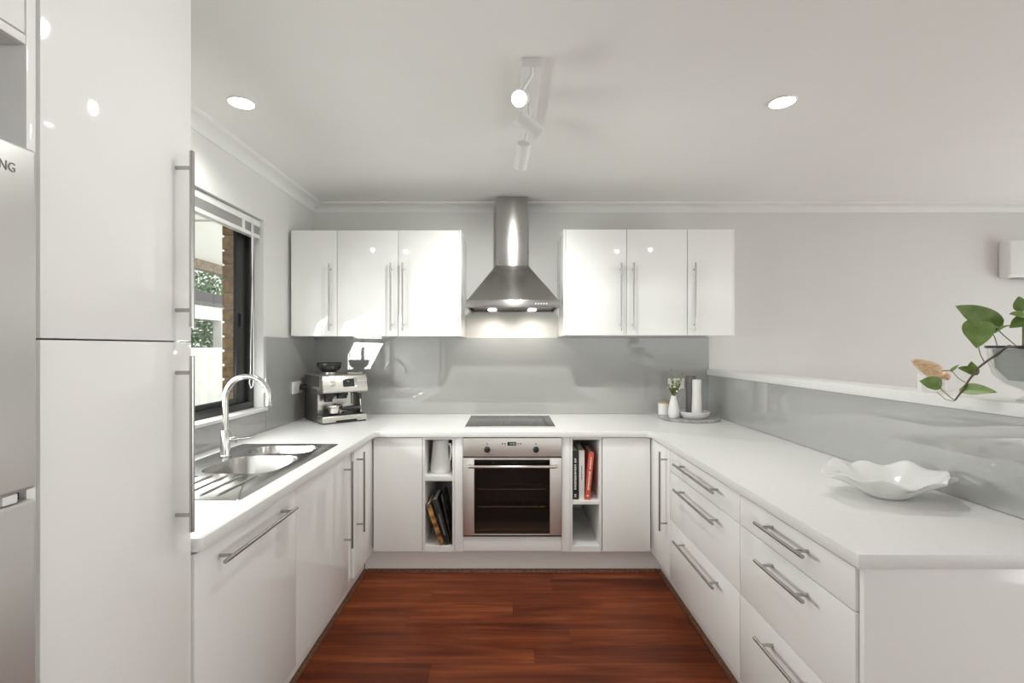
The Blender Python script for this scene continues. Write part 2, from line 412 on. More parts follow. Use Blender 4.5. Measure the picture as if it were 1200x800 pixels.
# window: black sliding frame, panes, white sill and reveal lining
wf = MB(); X0, X1 = -1.59, -1.545
wf.box(X0, X1, WY0, WY1, WZ0 + .003, WZ0 + .045, .003); wf.box(X0, X1, WY0, WY1, WZ1 - .045, WZ1, .003)
wf.box(X0, X1, 2.868, WY1, WZ0 + .045, WZ1 - .045, .003); wf.box(X0, X1, WY0, WY0 + .05, WZ0 + .045, WZ1 - .045, .003)
window = struct('window_1', wf, M['alu_black'])
sash = MB(); Xs0, Xs1 = -1.585, -1.565
sash.box(Xs0, Xs1, 2.765, 2.867, WZ0 + .046, WZ1 - .046, .003); sash.box(Xs0, Xs1, 2.08, 2.14, WZ0 + .046, WZ1 - .046, .003)
sash.box(Xs0, Xs1, 2.141, 2.764, WZ0 + .046, WZ0 + .075, .002); sash.box(Xs0, Xs1, 2.141, 2.764, WZ1 - .075, WZ1 - .046, .002)
part('sash', sash, M['alu_black'], window)
part('window_pane', MB().box(-1.577, -1.573, 2.141, 2.764, WZ0 + .076, WZ1 - .076), M['glass'], window)
part('window_pane', MB().box(-1.572, -1.568, 1.401, 2.079, WZ0 + .046, WZ1 - .046), M['glass'], window)
part('latch', MB().box(-1.566, -1.55, 2.79, 2.81, 1.50, 1.58, .004), M['black'], window)
part('window_sill', MB().box(-1.544, GL + .006, WY0 + .002, WY1 - .002, WZ0 - .012, WZ0 + .006, .002), M['carcass'], window)
part('reveal_lining', MB().box(-1.544, XL - .001, WY1 - .006, WY1 - .0005, WZ0 + .007, WZ1 - .001), M['carcass'], window)

# ------------------------------------------------------------------ worktop (one piece, U-shaped, with the sink cut out)
SX0, SX1, SY0, SY1 = -1.375, -.905, 1.60, 2.48     # cut-out
def worktop():
    xs = [GL + .002, SX0, SX1, -.807, .845, GR - .002]; ys = [1.167, 1.264, SY0, SY1, 2.889, GB - .002]
    b = bmesh.new(); V = {}
    def v(i, j):
        if (i, j) not in V: V[i, j] = b.verts.new((xs[i], ys[j], ZT - .036))
        return V[i, j]
    for i in range(5):
        for j in range(5):
            inside = (j == 4) or (i == 4) or (i <= 2 and j >= 1)
            if i == 1 and j == 2: inside = False
            if inside: b.faces.new([v(i, j), v(i + 1, j), v(i + 1, j + 1), v(i, j + 1)])
    r = bmesh.ops.extrude_face_region(b, geom=list(b.faces))
    bmesh.ops.translate(b, vec=(0, 0, .036), verts=[g for g in r['geom'] if isinstance(g, bmesh.types.BMVert)])
    bmesh.ops.recalc_face_normals(b, faces=list(b.faces))
    def at(e, x, y): return all(abs(q.co.x - x) < 1e-4 and abs(q.co.y - y) < 1e-4 for q in e.verts)
    for (x, y, rr) in ((-.807, 2.889, .03), (.845, 2.889, .03), (-.807, 1.264, .012)):
        ee = [e for e in b.edges if at(e, x, y)]
        bmesh.ops.bevel(b, geom=ee, offset=rr, segments=5, affect='EDGES', profile=.5)
    ee = []
    for e in b.edges:
        if len(e.link_faces) == 2 and e.calc_face_angle(0) > R(60):
            zs = [q.co.z for q in e.verts]; 
            if abs(zs[0] - zs[1]) < 1e-5:
                c = (e.verts[0].co + e.verts[1].co) / 2
                if c.x > -.85 and not (c.y > 3.6) and c.x < 1.49: ee.append(e)
    bmesh.ops.bevel(b, geom=ee, offset=.002, segments=2, affect='EDGES', profile=.5)
    m = MB(); m._merge(b); return m
solo('worktop', worktop(), M['counter'], 'white laminate worktop running in a U around all three sides', 'worktop')

# ------------------------------------------------------------------ glass splashbacks
sb = MB().box(-1.465, 1.5045, GB, YB - .001, ZT + .001, 1.456)
solo('splashback', sb, M['splash'], 'wide grey glass splashback panel behind the cooktop', 'splashback')
sb = MB().box(XL + .001, GL, 2.905, GB - .002, ZT + .001, 1.447)
sbo = solo('splashback', sb, M['splash'], 'grey glass splashback panel beside the window, behind the coffee machine', 'splashback')
sb = MB().box(XL + .001, GL, 1.266, 2.902, ZT + .001, WZ0 - .014)
solo('splashback', sb, M['splash'], 'low grey glass splashback strip under the window sill behind the tap', 'splashback')
sb = MB().box(GR, XR - .0005, 1.16, GB - .002, ZT + .001, 1.176)
solo('splashback', sb, M['splash_light'], 'long pale glass splashback on the half wall behind the wavy bowl', 'splashback')

# ------------------------------------------------------------------ cabinets
def bar_handle(p0, p1, back, r=.006, inset=.042):
    m = MB(); p0, p1, back = Vector(p0), Vector(p1), Vector(back); d = (p1 - p0).normalized()
    m.cyl(p0, p1, r, bev=.0008, n=16)
    for q in (p0 + d * inset, p1 - d * inset): m.cyl(q, q + back * .999, r * .8, n=12)
    return m
def carcass(x0, x1, y0, y1, z0, z1, t=.016, top=True, front=None):
    """panels of a box open towards `front` ('+x','-x','-y')"""
    m = MB()
    m.box(x0, x1, y0, y1, z0, z0 + t)
    if top: m.box(x0, x1, y0, y1, z1 - t, z1)
    zt = z1 - t if top else z1
    for k, (a, b_, c, d) in {'-x': (x0, x0 + t, y0, y1), '+x': (x1 - t, x1, y0, y1)}.items():
        if k != front: m.box(a, b_, c, d, z0 + t, zt)
    for k, (c, d) in {'-y': (y0, y0 + t), '+y': (y1 - t, y1)}.items():
        if k != front: m.box(x0 + t, x1 - t, c, d, z0 + t, zt)
    return m
DZ0, DZ1, DT, G = .150, .838, .018, .0015
def door_x(y0, y1, z0, z1, face, side):     # a door whose face looks along side*x
    a, b_ = (face - DT, face) if side > 0 else (face, face + DT)
    return MB().box(a, b_, y0 + G, y1 - G, z0 + G, z1 - G, .0015)
def door_y(x0, x1, z0, z1, face): return MB().box(x0 + G, x1 - G, face, face + DT, z0 + G, z1 - G, .0015)
SO = .040  # handle stand-off

# -- tall units on the left
pantry = thing('pantry_cabinet', 'tall white gloss pantry cabinet with two doors beside the fridge', 'cabinet', (-1.15, 1.06, 0))
PX = -.832
part('body', carcass(XL + .005, PX - DT - .001, .850, 1.261, .10, 2.40, front='+x'), M['carcass'], pantry)
part('plinth', MB().box(-.93, -.91, .850, 1.261, .001, .099), M['gloss'], pantry)
part('end_panel', MB().box(XL + .005, PX, .8305, .847, .001, 2.40, .001), M['gloss'], pantry)
for z0, z1, h0, h1 in ((1.396, 2.40, 1.432, 1.871), (.10, 1.396, .921, 1.360)):
    d = part('door', door_x(.8535, 1.2615, z0, z1, PX, 1), M['gloss'], pantry)
    part('handle', bar_handle((PX + SO, 1.203, h0), (PX + SO, 1.203, h1), (-SO, 0, 0)), M['brushed'], d)

over = thing('wall_cabinet', 'white overhead cabinet above the fridge', 'cabinet', (-1.15, .45, 1.9017))
part('body', carcass(XL + .005, PX - DT - .001, .10, .829, 1.9017, 2.40, front='+x'), M['carcass'], over)
part('bottom_rail', MB().box(PX - DT, PX, .10, .829, 1.9017, 1.917, .001), M['gloss'], over)
part('door', door_x(.10, .829, 1.9185, 2.40, PX, 1), M['gloss'], over)

FX = -.811
fr = thing('fridge', 'silver two door fridge at the left edge beside the tall pantry', 'fridge', (-1.15, .47, 0))
part('body', MB().box(XL + .02, FX - .065, .11, .826, .03, 1.70, .004), M['fridge_body'], fr)
up = part('door', MB().box(FX - .06, FX, .11, .828, 1.1405, 1.717, .006, seg=3), M['fridge'], fr)
part('door', MB().box(FX - .06, FX, .11, .828, .06, 1.1222, .006, seg=3), M['fridge'], fr)
part('handle_recess', MB().box(FX - .062, FX - .025, .112, .822, 1.1225, 1.1400), M['black'], fr)
part('hinge_cover', MB().box(FX - .026, FX - .004, .775, .80, 1.1235, 1.1395, .003), M['plastic'], fr)
part('foot', MB().box(-1.40, -.90, .15, .79, .001, .03), M['black'], fr)
rot = Matrix.Translation((FX + .0002, .711, 1.667)) @ Matrix.Rotation(R(90), 4, 'Z') @ Matrix.Rotation(R(90), 4, 'X')
part('lettering', MB().text('SAMSUNG', .0215, rot, .0005, sx=.82), M['lettering'], up)

# -- left base run
def base_left(label, y0, y1, yc0, yc1, top=True):
    t = thing('base_cabinet', label, 'cabinet', (-1.15, (y0 + y1) / 2, DZ0))
    part('body', carcass(GL + .004, FL - DT - .001, yc0, yc1, DZ0, DZ1 + .004, front='+x', top=top), M['carcass'], t)
    return t
t = base_left('white base unit with long horizontal handle between pantry and sink', 1.2645, 1.867, 1.2655, 1.866, top=False)
d = part('door', door_x(1.2645, 1.867, DZ0, DZ1, FL, 1), M['gloss'], t)
part('handle', bar_handle((FL + SO, 1.332, .789), (FL + SO, 1.785, .789), (-SO, 0, 0)), M['brushed'], d)
t = base_left('white sink base cabinet with a vertical handle at its far edge', 1.867, 2.565, 1.868, 2.565, top=False)
d = part('door', door_x(1.867, 2.472, DZ0, DZ1, FL, 1), M['gloss'], t)
part('handle', bar_handle((FL + SO, 2.410, .379), (FL + SO, 2.410, .813), (-SO, 0, 0)), M['brushed'], d)
part('filler_strip', MB().box(FL - .034, FL - .018, 2.4735, 2.565, DZ0, DZ1), M['gloss'], t)
t = base_left('narrow white corner base cabinet left of the oven run, below the coffee machine', 2.566, 2.91, 2.566, GB - .004)
d = part('door', door_x(2.566, 2.911, DZ0, DZ1, FL, 1), M['gloss'], t)
part('handle', bar_handle((FL + SO, 2.608, .386), (FL + SO, 2.608, .819), (-SO, 0, 0)), M['brushed'], d)

# -- back base run
YC0, YC1 = FB + DT + .001, GB - .004
def plain_back(label, x0, x1, c0, c1):
    t = thing('base_cabinet', label, 'cabinet', ((x0 + x1) / 2, 3.2, DZ0))
    part('body', carcass(c0, c1, YC0, YC1, DZ0, DZ1 + .004, front='-y'), M['carcass'], t)
    part('door', door_y(x0, x1, DZ0, DZ1, FB), M['gloss'], t)
plain_back('plain white base cabinet without handle, left of the open shelf with the jug', -.8235, -.526, -.8240, -.5265)
plain_back('plain white base cabinet without handle, right of the shelf with the red book', .5605, .8535, .5605, .852)
def shelf_unit(label, x0, x1, zs, zt):
    t = thing('shelf_unit', label, 'shelf', ((x0 + x1) / 2, 3.2, DZ0)); q = .014
    m = MB(); m.box(x0, x0 + q, FB, YC1, DZ0, DZ1 + .004, .0008); m.box(x1 - q, x1, FB, YC1, DZ0, DZ1 + .004, .0008)
    m.box(x0 + q, x1 - q, FB, YC1, DZ0, DZ0 + .032); m.box(x0 + q, x1 - q, FB, YC1, DZ1 - .012, DZ1 + .004); m.box(x0 + q, x1 - q, YC1 - .01, YC1, DZ0 + .032, DZ1 - .012)
    part('body', m, M['carcass'], t)
    part('shelf', MB().box(x0 + q, x1 - q, FB + .003, YC1 - .011, zs, zt, .001), M['carcass'], t)
shelf_unit('open white shelf unit left of the oven holding the jug and leaning books', -.5245, -.331, .575, .604)
shelf_unit('open white shelf unit right of the oven holding three upright books', .367, .5575, .434, .455)
# oven housing
hs = thing('oven_housing', 'white cabinet surround framing the built-in oven', 'cabinet', (.018, 3.2, DZ0))
m = MB(); m.box(-.3295, -.2795, FB, YC1, DZ0, DZ1 + .004, .001); m.box(.3155, .3655, FB, YC1, DZ0, DZ1 + .004, .001)
m.box(-.2795, .3155, FB + .03, YC1, .226, .242)
part('side_panel', m, M['gloss'], hs)
part('bottom_panel', door_y(-.2795, .3155, .153, .246, FB), M['gloss'], hs)

# -- right base run
def base_right(label, y0, y1, yc1, cat='cabinet', name='base_cabinet'):
    t = thing(name, label, cat, (1.18, (y0 + y1) / 2, DZ0))
    part('body', carcass(FR + DT + .001, GR - .003, y0 + .001, yc1 - .001, DZ0, DZ1 + .004, front='-x'), M['carcass'], t)
    return t
t = base_right('narrow white corner base cabinet with vertical handle, beside the drawers', 2.571, 2.911, GB - .005)
d = part('door', door_x(2.571, 2.911, DZ0, DZ1, FR, -1), M['gloss'], t)
part('handle', bar_handle((FR - SO, 2.616, .387), (FR - SO, 2.616, .817), (SO, 0, 0)), M['brushed'], d)
ZS = [DZ1, .726, .470, DZ0]; ZH = [.799, .674, .416]
def drawers(label, y0, y1, h0, h1, ins):
    t = base_right(label, y0, y1, y1, name='drawer_cabinet', cat='drawers')
    for k in range(3):
        d = part('drawer', door_x(y0, y1, ZS[k + 1], ZS[k], FR, -1), M['gloss'], t)
        part('handle', bar_handle((FR - SO, h0, ZH[k]), (FR - SO, h1, ZH[k]), (SO, 0, 0), inset=ins), M['brushed'], d)
drawers('wide white three-drawer cabinet nearer the oven corner with long handles', 1.7895, 2.570, 1.932, 2.400, .045)
drawers('white three-drawer cabinet at the near end of the right worktop with short handles', 1.191, 1.7885, 1.340, 1.604, .04)
solo('end_panel', MB().box(.862, GR - .002, 1.171, 1.187, .001, ZT - .037, .001), M['gloss'], 'plain white end panel closing the near end of the right worktop', 'panel')

# -- wall cabinets
WF = 3.22; S = 1 / 177.4
def wall_cab(label, x0, x1, doors, z0, z1, px=None):
    t = thing('wall_cabinet', label, 'cabinet', ((x0 + x1) / 2, 3.43, z0), group=None)
    part('body', carcass(x0 + .0005, x1 - .0005, WF + DT + .001, YB - .002, z0, z1, front='-y'), M['gloss'], t)
    if px: part('end_panel', MB().box(px[0], px[1], WF + .004, YB - .002, z0, z1 + .002, .001), M['gloss'], t)
    for a, b_, hx in doors:
        d = part('door', door_y(a, b_, z0 + .001, z1, WF), M['gloss'], t)
        part('handle', bar_handle((hx, WF - .035, 1.4916), (hx, WF - .035, 1.944), (0, .035, 0)), M['brushed'], d)
wall_cab('narrow single-door white wall cabinet in the left corner by the window', -1.459, -1.152, [(-1.459, -1.152, -1.192)], 1.457, 2.166)
wall_cab('white double-door wall cabinet on the left of the range hood', -1.151, -.3365, [(-1.151, -.742, -.786), (-.742, -.3365, -.707)], 1.457, 2.166, px=(-.3355, -.324))
wall_cab('white double-door wall cabinet on the right of the range hood', .376, 1.188, [(.376, .7835, .741), (.7835, 1.188, .823)], 1.4625, 2.172, px=(.3605, .3755))
wall_cab('narrow single-door white wall cabinet at the right end above the half wall', 1.189, 1.491, [(1.189, 1.491, 1.232)], 1.4625, 2.172, px=(1.4915, 1.504))

# ------------------------------------------------------------------ range hood
hood = thing('range_hood', 'stainless steel pyramid range hood with tall chimney above the cooktop', 'range hood', (.02, 3.4, 1.643))
part('chimney', MB().box(-.0946, .131, 3.45, YB - .002, 1.965, ZC - .002, .002), M['hood'], hood)
hx0, hx1, hy = -.285, .330, 3.13
can = MB().hexa([(hx0 + .012, hy + .008, 1.694), (hx1 - .012, hy + .008, 1.694), (hx1 - .012, YB - .002, 1.694), (hx0 + .012, YB - .002, 1.694)],
                [(-.097, 3.445, 1.968), (.1335, 3.445, 1.968), (.1335, YB - .002, 1.968), (-.097, YB - .002, 1.968)], bev=.001)
part('canopy', can, M['hood'], hood)
rim = MB(); rim.box(hx0, hx1, hy, hy + .012, 1.643, 1.693, .0015); rim.box(hx0, hx0 + .012, hy + .012, YB - .002, 1.643, 1.693); rim.box(hx1 - .012, hx1, hy + .012, YB - .002, 1.643, 1.693)
rim.box(hx0 + .012, hx1 - .012, hy + .012, hy + .05, 1.650, 1.693); rim.box(hx0 + .012, hx1 - .012, 3.61, YB - .002, 1.650, 1.693)
part('rim', rim, M['hood'], hood)
for a, b_ in ((hx0 + .02, .021), (.024, hx1 - .02)):
    m = MB(); m.box(a, b_, hy + .052, 3.608, 1.664, 1.672)
    for k in range(14): 
        y = hy + .06 + k * .029; m.box(a + .005, b_ - .005, y, y + .016, 1.659, 1.6645)
    part('filter', m, M['brushed'], hood)
for k in range(5):
    x = .171 + k * .0175
    part('button', MB().cyl((x, hy - .004, 1.667), (x, hy + .002, 1.667), .0058, n=16, bev=.001), M['bright_metal'], hood)
LY = 3.50
for lx in (-.125, .165):
    l = part('lamp', MB().cyl((lx, LY, 1.652), (lx, LY, 1.658), .030, n=24), M['bulb_hood'], hood)
    ld = bpy.data.lights.new('hood_lamp_light', 'SPOT'); ld.energy = HOOD_W; ld.spot_size = R(165); ld.spot_blend = .8; ld.shadow_soft_size = .025; ld.color = (1, .93, .82)
    lo = bpy.data.objects.new('hood_lamp_light', ld); C.objects.link(lo); lo.parent = l; lo.location = Vector((lx, LY, 1.640)) - Vector((.02, 3.4, 1.643)); lo.rotation_euler = (0, 0, 0)

# ------------------------------------------------------------------ cooktop
ck = thing('cooktop', 'flat dark glass cooktop set in the worktop above the oven', 'cooktop', (.006, 3.28, ZT))
part('glass_top', MB().box(-.280, .290, 3.034, 3.525, ZT + .0005, ZT + .006, .001), M['hob'], ck)
part('trim', MB().box(-.282, .292, 3.026, 3.034, ZT + .0005, ZT + .007, .001), M['bright_metal'], ck)
m = MB()
for (cx, cy, r) in ((-.14, 3.17, .09), (-.14, 3.40, .075), (.09, 3.40, .09), (.07, 3.17, .075)):
    m.lathe([(r, 0), (r, .0004), (r - .0015, .0004), (r - .0015, 0), (r, 0)], 48, mtx=Matrix.Translation((cx, cy, ZT + .006)))
part('ring_mark', m, mat('faint_ring', (.10, .098, .092), .3), ck)
for k in range(5): part('control_mark', MB().lathe([(0, .0005), (.011, .0005), (.011, 0)], 18, mtx=Matrix.Translation((.235 + .006 * (k % 2), 3.14 + .065 * k, ZT + .006))), M['mark'], ck)
part('control_pad', MB().box(.235, .275, 3.062, 3.09, ZT + .006, ZT + .0066), M['mark'], ck)

# ------------------------------------------------------------------ oven
ov = thing('oven', 'built-in stainless oven with two black knobs and a dark glass door', 'oven', (.018, 3.2, .25))
OX0, OX1 = -.278, .314
part('control_panel', MB().box(OX0, OX1, FB - .012, FB + .03, .7265, .8375, .002), M['oven_steel'], ov)
cav = carcass(OX0 + .02, OX1 - .02, FB + .031, 3.50, .252, .836, t=.02, front='-y')
cav.box(OX0 + .04, OX1 - .04, FB + .031, 3.48, .70, .8)
part('cavity', cav, M['enamel'], ov)
dr = MB(); dr.box(OX0, -.212, FB - .012, FB + .02, .252, .7185, .002); dr.box(.243, OX1, FB - .012, FB + .02, .252, .7185, .002)
dr.box(-.212, .243, FB - .006, FB + .02, .252, .262); dr.box(-.212, .243, FB - .006, FB + .02, .706, .7185)
door = part('door', dr, M['oven_steel'], ov)
part('door_glass', MB().box(-.2125, .2435, FB - .010, FB - .004, .2615, .7065), M['ovenglass'], door, label='smoked dark door window')
hd = MB(); pts = [(OX0 + .075, FB - .008, .690)]
zz = .674
pts = [(OX0 + .036, FB - .012, .676), (OX0 + .032, FB - .038, .675), (OX0 + .036, FB - .048, zz), (OX0 + .05, FB - .052, zz), (OX1 - .05, FB - .052, zz), (OX1 - .036, FB - .048, zz), (OX1 - .032, FB - .038, .675), (OX1 - .036, FB - .012, .676)]
hd.tube(pts, .0092, 16)
part('handle', hd, M['bright_metal'], door)
part('base_trim', MB().box(OX0, OX1, FB - .010, FB + .02, .2445, .2505), M['black'], ov)
for kx in (-.134, .160):
    m = MB(); m.cyl((kx, FB - .012, .769), (kx, FB - .018, .769), .019, .0185, n=28); m.cyl((kx, FB - .018, .769), (kx, FB - .036, .769), .0165, .0145, n=28, bev=.002)
    m.box(kx - .003, kx + .003, FB - .040, FB - .018, .755, .785, .002)
    k = part('knob', m, M['black'], ov)
    part('knob_mark', MB().cyl((kx, FB - .0118, .8025), (kx, FB - .0126, .8025), .004, n=12), M['mark'], ov)
ds = part('display', MB().box(-.012, .041, FB - .0135, FB - .011, .793, .815, .001), M['blackgloss'], ov)
def digit(m, x, z, h, segs, y):
    w_ = h * .5; t = h * .14
    S7 = {'a': (0, w_, h - t, h), 'g': (0, w_, h / 2 - t / 2, h / 2 + t / 2), 'd': (0, w_, 0, t), 'b': (w_ - t, w_, h / 2, h), 'c': (w_ - t, w_, 0, h / 2), 'f': (0, t, h / 2, h), 'e': (0, t, 0, h / 2)}
    for q in segs: a = S7[q]; m.box(x + a[0], x + a[1], y - .0004, y, z + a[2], z + a[3])
m = MB()
for i, sg in enumerate(('afgcd', 'abged', 'abcdef', 'abcdefg')): digit(m, .002 + i * .0082 + (.002 if i > 1 else 0), .799, .010, sg, FB - .0136)
part('clock_digits', m, M['led'], ds)
for x in (-.042, -.026, .053, .069):
    part('button', MB().cyl((x, FB - .012, .804), (x, FB - .016, .804), .0042, n=14), M['black'], ov)
for z in (.512, .405):
    m = MB(); m.cyl((-.19, FB + .05, z), (.22, FB + .05, z), .006, n=8); m.cyl((-.19, 3.45, z), (.22, 3.45, z), .003, n=8)
    for k in range(15): m.cyl((-.18 + k * .028, FB + .05, z + .002), (-.18 + k * .028, 3.45, z + .002), .0016, n=6)
    part('oven_rack', m, M['bright_metal'], ov)

# ------------------------------------------------------------------ sink and tap
def sink():
    b = bmesh.new(); z = ZT + .003
    def rr(x0, x1, y0, y1, r, zz, n=6):
        pts = []
        for cx, cy, a0 in ((x1 - r, y0 + r, -90), (x1 - r, y1 - r, 0), (x0 + r, y1 - r, 90), (x0 + r, y0 + r, 180)):
            for k in range(n + 1):
                a = R(a0 + 90 * k / n); pts.append((cx + r * math.cos(a), cy + r * math.sin(a), zz))
        return pts
    m = MB()
    outer = rr(-1.385, -.888, 1.583, 2.500, .012, z)
    holes = [rr(-1.255, -.945, 1.905, 2.225, .085, z), rr(-1.255, -.955, 2.268, 2.455, .07, z)]
    bm = bmesh.new(); loops = []
    for L in [outer] + holes:
        vs = [bm.verts.new(p) for p in L]; es = [bm.edges.new((vs[i], vs[(i + 1) % len(vs)])) for i in range(len(vs))]; loops.append((vs, es))
    bmesh.ops.triangle_fill(bm, edges=[e for _, es in loops for e in es], use_beauty=True)
    # outer lip folded down to the worktop
    vs = loops[0][0]; low = [bm.verts.new((v.co.x * 1.0 + (.003 if v.co.x > -1.1 else -.003), v.co.y + (.003 if v.co.y > 2 else -.003), ZT + .0004)) for v in vs]
    for i in range(len(vs)): bm.faces.new([vs[i], vs[(i + 1) % len(vs)], low[(i + 1) % len(vs)], low[i]])
    me = bpy.data.meshes.new('t'); bm.to_mesh(me); bm.free(); m.bm.from_mesh(me); bpy.data.meshes.remove(me)
    return m, rr
m, rr = sink()
sk = thing('sink', 'stainless steel double bowl sink with drainer under the window', 'sink', (-1.14, 2.04, ZT))
deck = part('deck', m, M['sink'], sk)
def bowl(x0, x1, y0, y1, r, depth):
    L = [rr(x0, x1, y0, y1, r, ZT + .003), rr(x0 + .004, x1 - .004, y0 + .004, y1 - .004, r, ZT - .004), rr(x0 + .014, x1 - .014, y0 + .014, y1 - .014, r, ZT - depth + .03),
         rr(x0 + .022, x1 - .022, y0 + .022, y1 - .022, r, ZT - depth + .01), rr(x0 + .04, x1 - .04, y0 + .04, y1 - .04, r * .9, ZT - depth)]
    n = len(L[0]); V = [p for q in L for p in q]; F = []
    for i in range(len(L) - 1):
        for k in range(n): F.append([i * n + k, i * n + (k + 1) % n, (i + 1) * n + (k + 1) % n, (i + 1) * n + k])
    F.append([(len(L) - 1) * n + k for k in range(n)])
    return MB().faces(V, F)
for (a, label) in (((-1.255, -.945, 1.905, 2.225, .085, .17), None), ((-1.255, -.955, 2.268, 2.455, .07, .12), None)):
    bo = part('bowl', bowl(*a), M['sink'], sk)
    cx, cy = (a[0] + a[1]) / 2, (a[2] + a[3]) / 2
    m = MB(); m.lathe([(.045, 0), (.043, .003), (.034, .003), (.03, -.0005), (0, -.0005)], 28, mtx=Matrix.Translation((cx, cy, ZT - a[5] + .0005)))
    part('drain', m, M['bright_metal'], bo)
m = MB()
for k in range(6):
    x = -1.27 + k * .058
    m.tube([(x, 1.62, ZT + .003), (x, 1.63, ZT + .0055), (x, 1.84, ZT + .0055), (x, 1.87, ZT + .003)], .0045, 8)
part('drainer_ridge', m, M['sink'], sk)

TX, TY = -1.299, 2.206; TB = ZT + .0038
tp = thing('tap', 'brushed gooseneck kitchen tap with side lever at the sink', 'tap', (TX, TY, TB))
m = MB(); m.lathe([(0, 0), (.0235, 0), (.0235, .006), (.021, .008), (.021, .108), (.0185, .112), (.0185, .116), (.0145, .119), (0, .119)], 32, mtx=Matrix.Translation((TX, TY, TB)))
part('body', m, M['chrome'], tp)
cxx, czz, ra = TX + .1, 1.150, .1
pts = [(TX, TY, ZT + .118), (TX, TY, 1.02), (TX, TY, 1.10)]
for k in range(19):
    a = PI - k / 18 * (PI * 1.04); pts.append((cxx + ra * math.cos(a), TY, czz + ra * math.sin(a)))
m = MB(); m.tube(pts, .0125, 20)
e = Vector(pts[-1]); dd = (e - Vector(pts[-2])).normalized(); m.cyl(e, e + dd * .022, .0138, .0135, n=20, bev=.001)
part('spout', m, M['chrome'], tp)
lv = Vector((TX + .019, TY, .960)); dl = Vector((.8, .6, 0)).normalized()
m = MB(); m.cyl(lv, lv + dl * .03, .014, .0155, n=20, bev=.002)
m.tube([lv + dl * .03, lv + dl * .045, lv + dl * .105 + Vector((0, 0, .002))], [.005, .0035, .003], 10)
part('lever', m, M['chrome'], tp)

# ------------------------------------------------------------------ venetian blind, gathered at the window head
bl = thing('venetian_blind', 'white venetian blind pulled up at the window head with cords hanging', 'blind', (-1.51, 2.1, 1.99))
part('headrail', MB().box(-1.537, -1.500, 1.40, 2.905, 2.105, 2.140, .002), M['plastic'], bl)
m = MB()
for k in range(16): m.box(-1.535, -1.503, 1.41, 2.895, 2.056 + k * .003, 2.0578 + k * .003)
part('slat_stack', m, M['slat'], bl)
part('bottom_rail', MB().box(-1.538, -1.499, 1.405, 2.900, 2.034, 2.055, .003), M['plastic'], bl)
for y in (1.75, 2.28, 2.72): part('ladder_tape', MB().box(-1.5025, -1.4985, y - .012, y + .012, 2.034, 2.106), M['plastic'], bl)
m = MB()
def hang(x0, y0, dx, dy, z0, z1): return [(x0 + dx * (1 - math.cos(t * PI)) / 2, y0 + dy * (1 - math.cos(t * PI)) / 2, z0 + (z1 - z0) * t) for t in [k / 14 for k in range(15)]]
m.tube(hang(-1.496, 2.80, .01, .0, 2.12, 1.20), .003, 8)
m.tube(hang(-1.496, 2.815, .012, -.05, 2.12, 1.25), .0025, 8)
lp = [(-1.486, 2.80 - .06 * k / 10 * 0 - .045 * math.sin(k / 10 * PI), 1.20 - .06 * math.sin(k / 10 * PI)) for k in range(11)]
m.tube([(-1.486, 2.80, 1.20), (-1.484, 2.788, 1.16), (-1.482, 2.765, 1.15), (-1.482, 2.748, 1.18), (-1.484, 2.765, 1.25)], .003, 8)
part('cord', m, M['plastic'], bl)
m = MB(); m.tube([(-1.500, 2.238, 2.034), (-1.500, 2.238, 2.012), (-1.500, 2.262, 2.012), (-1.500, 2.262, 2.034)], .0018, 6)
part('clip', m, M['black'], bl)

# ------------------------------------------------------------------ power outlets
m = MB().box(GL + .0005, GL + .012, 3.245, 3.385, 1.068, 1.150, .003)
o = solo('power_outlet', m, M['plastic'], 'white power outlet on the left splashback with the coffee machine plugged in', 'outlet')
part('switch', MB().box(GL + .012, GL + .016, 3.27, 3.285, 1.125, 1.140, .001), M['plastic'], o)
m = MB().box(1.195, 1.317, GB - .011, GB - .0005, 1.073, 1.150, .003)
o = solo('power_outlet', m, M['plastic'], 'white power outlet on the back splashback behind the flower vase', 'outlet')
for x in (1.225, 1.285): part('switch', MB().box(x - .006, x + .006, GB - .015, GB - .011, 1.128, 1.142, .001), M['plastic'], o)

# ------------------------------------------------------------------ coffee machine (own axes: x right, y back, z up)
cm = thing('coffee_machine', 'stainless espresso machine with dark bean hopper in the left corner', 'coffee machine', (-1.0955, 3.2205, ZT + .0005), math.atan2(.656, .755))
W2 = .152
def P(name, mb, mt, par=None, **k): return part(name, mb, M[mt] if isinstance(mt, str) else [M[q] for q in mt], par or cm, local=True, **k)
m = MB(); m.box(-W2 + .004, W2 - .004, .006, .335, 0, .014, .003)
P('foot', m, 'black')
m = MB(); m.box(-W2, W2, .0, .16, .018, .050, .006, seg=3); m.box(-W2, -W2 + .09, .0, .16, .008, .022, .004); m.box(W2 - .07, W2, .0, .16, .008, .022, .004)
P('drip_tray', m, 'mach')
m = MB(); m.box(-W2 + .012, W2 - .012, .012, .15, .0495, .0525)
for k in range(13): m.box(-W2 + .02 + k * .0215, -W2 + .030 + k * .0215, .02, .145, .0525, .0545, .0008)
P('drip_grill', m, 'black')
m = MB(); m.box(-W2 + .006, W2 - .006, .155, .34, .014, .225, .004)
P('back_body', m, 'mach')
m = MB(); m.box(-W2 - .001, -W2 + .006, .10, .338, .012, .225, .002); m.box(W2 - .006, W2 + .001, .10, .338, .012, .225, .002)
P('side_panel', m, 'mach_side')
